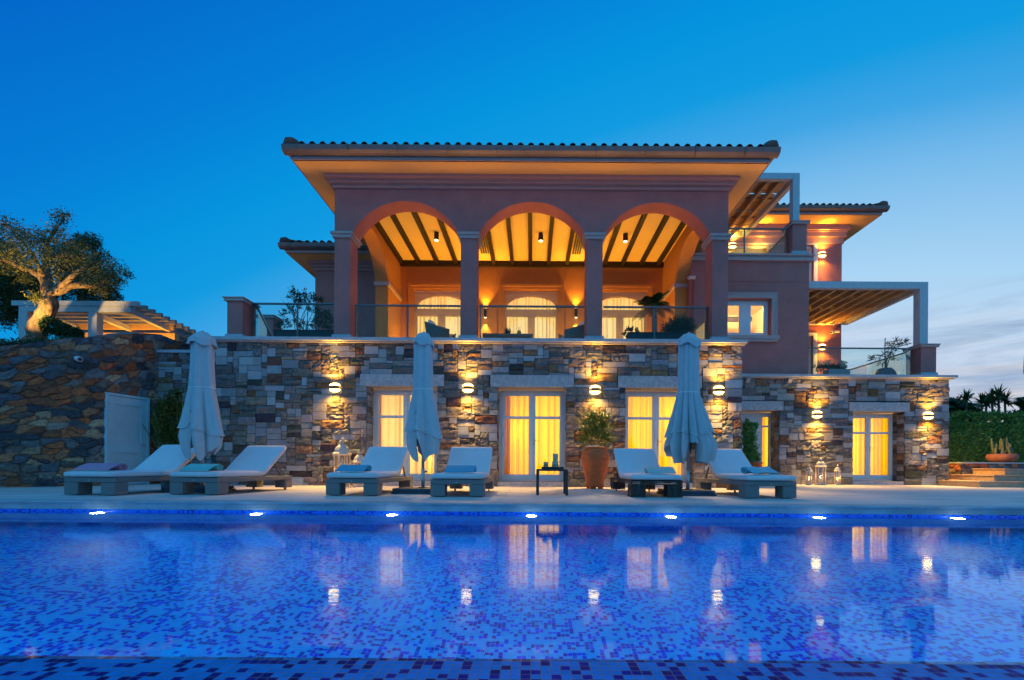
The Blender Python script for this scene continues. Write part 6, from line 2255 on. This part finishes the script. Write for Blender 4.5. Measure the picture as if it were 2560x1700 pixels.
armchair(1103, 13.3, 75, 'rattan armchair with a pale cushion behind the left arch railing')
armchair(1432, 13.3, -70, 'rattan armchair with a pale cushion behind the middle arch railing')
Yt2 = 13.2
xa, xb = XZ(1206, 835, Yt2)[0], XZ(1332, 835, Yt2)[0]
lt_ = XZ(1270, 833.5, Yt2)[1]
lt = thing('lounge_table', 'low brown loggia table behind the middle arch railing', 'table', ((xa + xb) / 2, Yt2, ZS1))
m = MB(); m.box(xa, xb, Yt2, Yt2 + .7, lt_ - .08, lt_); m.build('table_top', MT['brown_rattan'], lt, bevel=.01)
for (a, b) in ((xa + .03, Yt2 + .03), (xb - .1, Yt2 + .03), (xa + .03, Yt2 + .6), (xb - .1, Yt2 + .6)):
    m = MB(); m.box(a, a + .07, b, b + .07, ZS1 + .002, lt_ - .081); m.build('leg', MT['brown_rattan'], lt)
x = XZ(1269, 825, Yt2 + .3)[0]
pp = thing('small_plant', 'small spiky plant in a dark pot on the loggia table', 'potted plant', (x, Yt2 + .3, lt_))
m = MB(); m.lathe([(.0, 0), (.07, 0), (.085, .12), (.075, .12), (.0, .1)], x, Yt2 + .3, 18, z0=lt_ + .001); m.build('pot', MT['planter'], pp)
m = MB(); leaf_block(m, np.tile(np.array([[x, Yt2 + .3, lt_ + .1]]), (120, 1)) + g0.normal(scale=.02, size=(120, 3)), .17, .08, 3, up=.9); m.build('foliage', MT['leaf_dark'], pp)
x = XZ(1298, 825, Yt2 + .3)[0]
MT['juice'] = mat("orange_juice", (.85, .5, .03), .15, var=.03)
bt = thing('juice_carafe', 'glass carafe of yellow juice on the loggia table', 'carafe', (x, Yt2 + .3, lt_))
m = MB(); m.lathe([(.0, 0), (.055, 0), (.06, .02), (.058, .12), (.03, .17), (.0, .17)], x, Yt2 + .3, 18, z0=lt_ + .001); m.build('juice', MT['juice'], bt, smooth=True)
m = MB(); m.lathe([(.060, 0), (.064, .02), (.062, .125), (.034, .18), (.024, .25), (.03, .30)], x, Yt2 + .3, 18, z0=lt_ + .001); m.f = m.f[:-2]; m.build('glass', MT['pane'], bt, smooth=True)

# planters behind the railings
Yb = 12.9
def trough(label, pa, pb, pyt, Yq_, dep=.4):
    xa, zt_ = XZ(pa, pyt, Yq_); xb, _ = XZ(pb, pyt, Yq_)
    t = thing('planter_trough', label, 'planter', (xa, Yq_, ZS1))
    m = MB(); m.box(xa, xb, Yq_, Yq_ + dep, ZS1 + .003, zt_ - .03); m.box(xa - .02, xb + .02, Yq_ - .02, Yq_ + dep + .02, zt_ - .029, zt_); m.build('box', MT['planter'], t, bevel=.006)
    return t, xa, xb, zt_
t, xa, xb, zt_ = trough('long dark planter with a leafy flowering shrub behind the left terrace railing', 684, 832, 824, 13.2)
m = MB()
for k in range(16):
    xs_ = rng.uniform(735, 790); b = Vector(PX(xs_, 826, 13.4)); e = Vector(PX(xs_ + rng.uniform(-55, 45), rng.uniform(735, 790), 13.4 + rng.uniform(-.2, .2)))
    m.tube([b, b.lerp(e, .5) + Vector((rng.uniform(-.05, .05), 0, .06)), e], [.012, .008, .003], 5)
m.build('stem', MT['bark'], t)
m = MB()
cl = [(733, 728, 12), (745, 737, 10), (762, 735, 10), (782, 737, 7), (738, 748, 12), (752, 750, 12), (768, 752, 12), (785, 748, 9), (800, 748, 9), (722, 744, 5), (724, 768, 10), (712, 778, 7), (735, 778, 10), (703, 786, 5), (748, 765, 9), (772, 770, 9), (790, 775, 12),
      (800, 790, 16), (815, 785, 14), (825, 800, 14), (805, 810, 16), (790, 800, 12), (822, 818, 12), (714, 800, 7), (706, 810, 10), (722, 812, 9), (695, 812, 7), (745, 815, 8), (738, 803, 7), (758, 806, 6), (780, 815, 8)]
c = np.concatenate([blob(*PX(px, py, 13.4 + rng.uniform(-.15, .15)), r * 13.4 / FPX, int(60 * (r / 10) ** 1.5) + 8, g0, (1, 1, 1), .1) for px, py, r in cl])
leaf_block(m, c, .085, .32, 24, up=.2); m.build('foliage', MT['leaf_dark'], t)

t, xa, xb, zt_ = trough('long dark planter of grasses behind the right arch railing, at the foot of the palm', 1572, 1722, 830, 12.95)
m = MB()
c = np.concatenate([blob(*PX(px, py, 13.1), r * 13.1 / FPX, int(170 * (r / 12) ** 1.5), g0, (1, .8, .9), .1) for px, py, r in ((1672, 818, 14), (1690, 810, 18), (1705, 815, 20), (1718, 806, 14), (1700, 825, 18), (1725, 822, 12), (1680, 828, 12), (1665, 826, 9))])
leaf_block(m, c, .20, .06, 25, up=.3, bend=1.5)
c = np.concatenate([blob(*PX(px, py, 13.1), r * 13.1 / FPX, 40, g0, (1, .8, .9), .1) for px, py, r in ((1568, 824, 7), (1580, 822, 8), (1562, 834, 6), (1592, 826, 6))])
leaf_block(m, c, .06, .8, 26)
m.build('foliage', MT['leaf_dark'], t)
# potted palm in the loggia
Ypm = 13.6
x, zc_ = XZ(1636, 758, Ypm)
pt = thing('potted_palm', 'small palm with a shaggy trunk behind the right arch railing', 'potted plant', (x, Ypm, ZS1))
m = MB(); m.lathe([(.0, 0), (.16, 0), (.2, .3), (.17, .3), (.0, .26)], x, Ypm, 20, z0=ZS1 + .002); m.build('pot', MT['planter'], pt)
m = MB(); m.tube([(x, Ypm, ZS1 + .25), (x + .01, Ypm, ZS1 + .55), (x, Ypm, zc_)], [.10, .085, .06], 10); m.build('trunk', MT['bark'], pt)
m = MB()
gp_ = random.Random(4)
for k in range(26):
    a = 2 * math.pi * k / 26 + gp_.uniform(-.2, .2); el = gp_.uniform(.0, 1.1); L = gp_.uniform(.5, .8)
    d = Vector((math.cos(a) * math.cos(el), math.sin(a) * math.cos(el) * .8, math.sin(el)))
    P = [Vector((x, Ypm, zc_ - .05)) + d * L * q / 7 + Vector((0, 0, -.55 * L * (q / 7) ** 2 * math.cos(el))) for q in range(8)]
    m.tube(P, [.009 - .001 * q for q in range(8)], 4)
    for q in range(2, 30):
        f = q / 30; i = min(6, int(f * 7)); p = P[i].lerp(P[i + 1], f * 7 - i); tn = (P[i + 1] - P[i]).normalized()
        s = tn.cross(Vector((0, 0, 1))).normalized()
        for sg in (-1, 1):
            e = (s * sg + tn * .7 + Vector((0, 0, -.3))).normalized() * .20 * math.sin(math.pi * (f * .8 + .12)); w = tn * .007
            m.add([p - w, p + w, p + e * .6 + w, p + e, p + e * .6 - w], [(0, 1, 2, 3, 4)])
m.build('fronds', MT['leaf_palm'], pt)

# lower right terrace: round pot with a wispy shrub, flower trough
Yq = 16.0
x, zt_ = XZ(2212, 921, Yq)
rp_ = thing('round_planter', 'round teal pot with a wispy leaning shrub behind the lower right railing', 'potted plant', (x, Yq, ZR1))
hh = zt_ - ZR1
MT['teal'] = mat("teal_pot_glaze", (.03, .13, .16), .5, var=.1)
m = MB(); m.lathe([(.0, 0), (.36, 0), (.35, hh * .35), (.30, hh * .7), (.2, hh * .97), (.0, hh)], x, Yq, 28, z0=ZR1 + .003); m.build('pot', MT['teal'], rp_, smooth=True)
m = MB()
def pq(px, py): return Vector(PX(px, py, Yq))
for P in ([(2213, 922), (2212, 880), (2213, 845)], [(2214, 922), (2217, 900), (2226, 880), (2240, 862), (2262, 856)], [(2212, 922), (2216, 895), (2205, 890), (2190, 888), (2175, 896)], [(2216, 920), (2222, 900), (2236, 896)], [(2217, 900), (2232, 870), (2278, 858)]):
    m.tube([pq(*p) for p in P], [.02 - .003 * k for k in range(len(P))], 5)
m.build('stem', MT['bark'], rp_)
m = MB()
c = np.concatenate([blob(*PX(px, py, Yq), r * Yq / FPX, int(16 * r / 5), g0, (1.2, 1, .8), .1) for px, py, r in ((2225, 858, 9), (2240, 852, 8), (2252, 857, 8), (2268, 856, 6), (2262, 852, 6), (2236, 864, 8), (2222, 868, 7), (2228, 878, 9), (2216, 886, 9), (2222, 892, 8), (2195, 892, 8), (2182, 898, 8), (2176, 896, 5), (2237, 898, 6), (2204, 908, 7), (2230, 884, 6), (2247, 862, 6))])
leaf_block(m, c, .15, .18, 27, droop=.2); m.build('foliage', MT['leaf_dark'], rp_)
Yq = 16.4
xa, zt_ = XZ(2072, 922, Yq); xb, _ = XZ(2126, 922, Yq)
ft = thing('flower_trough', 'pale trough of small cream flowers behind the lower right railing', 'planter', (xa, Yq, ZR1))
m = MB(); m.box(xa, xb, Yq, Yq + .35, ZR1 + .003, zt_); m.build('box', MT['moulding'], ft, bevel=.01)
m = MB()
c = np.concatenate([blob(*PX(px, py, Yq + .2), r * Yq / FPX, 200, g0, (1.2, 1, .8), .1) for px, py, r in ((2052, 918, 14), (2068, 916, 12), (2082, 918, 11), (2096, 918, 9), (2108, 916, 9))])
leaf_block(m, c, .09, .35, 28); m.build('foliage', MT['leaf_palm'], ft)
m = MB()
c = np.concatenate([blob(*PX(px, py, Yq), r * Yq / FPX, 40, g0, (1.4, 1, .7), .1) for px, py, r in ((2050, 908, 9), (2066, 905, 9), (2106, 907, 7), (2110, 915, 5))])
leaf_block(m, c, .06, .9, 29); m.build('blossom', MT['flower'], ft)
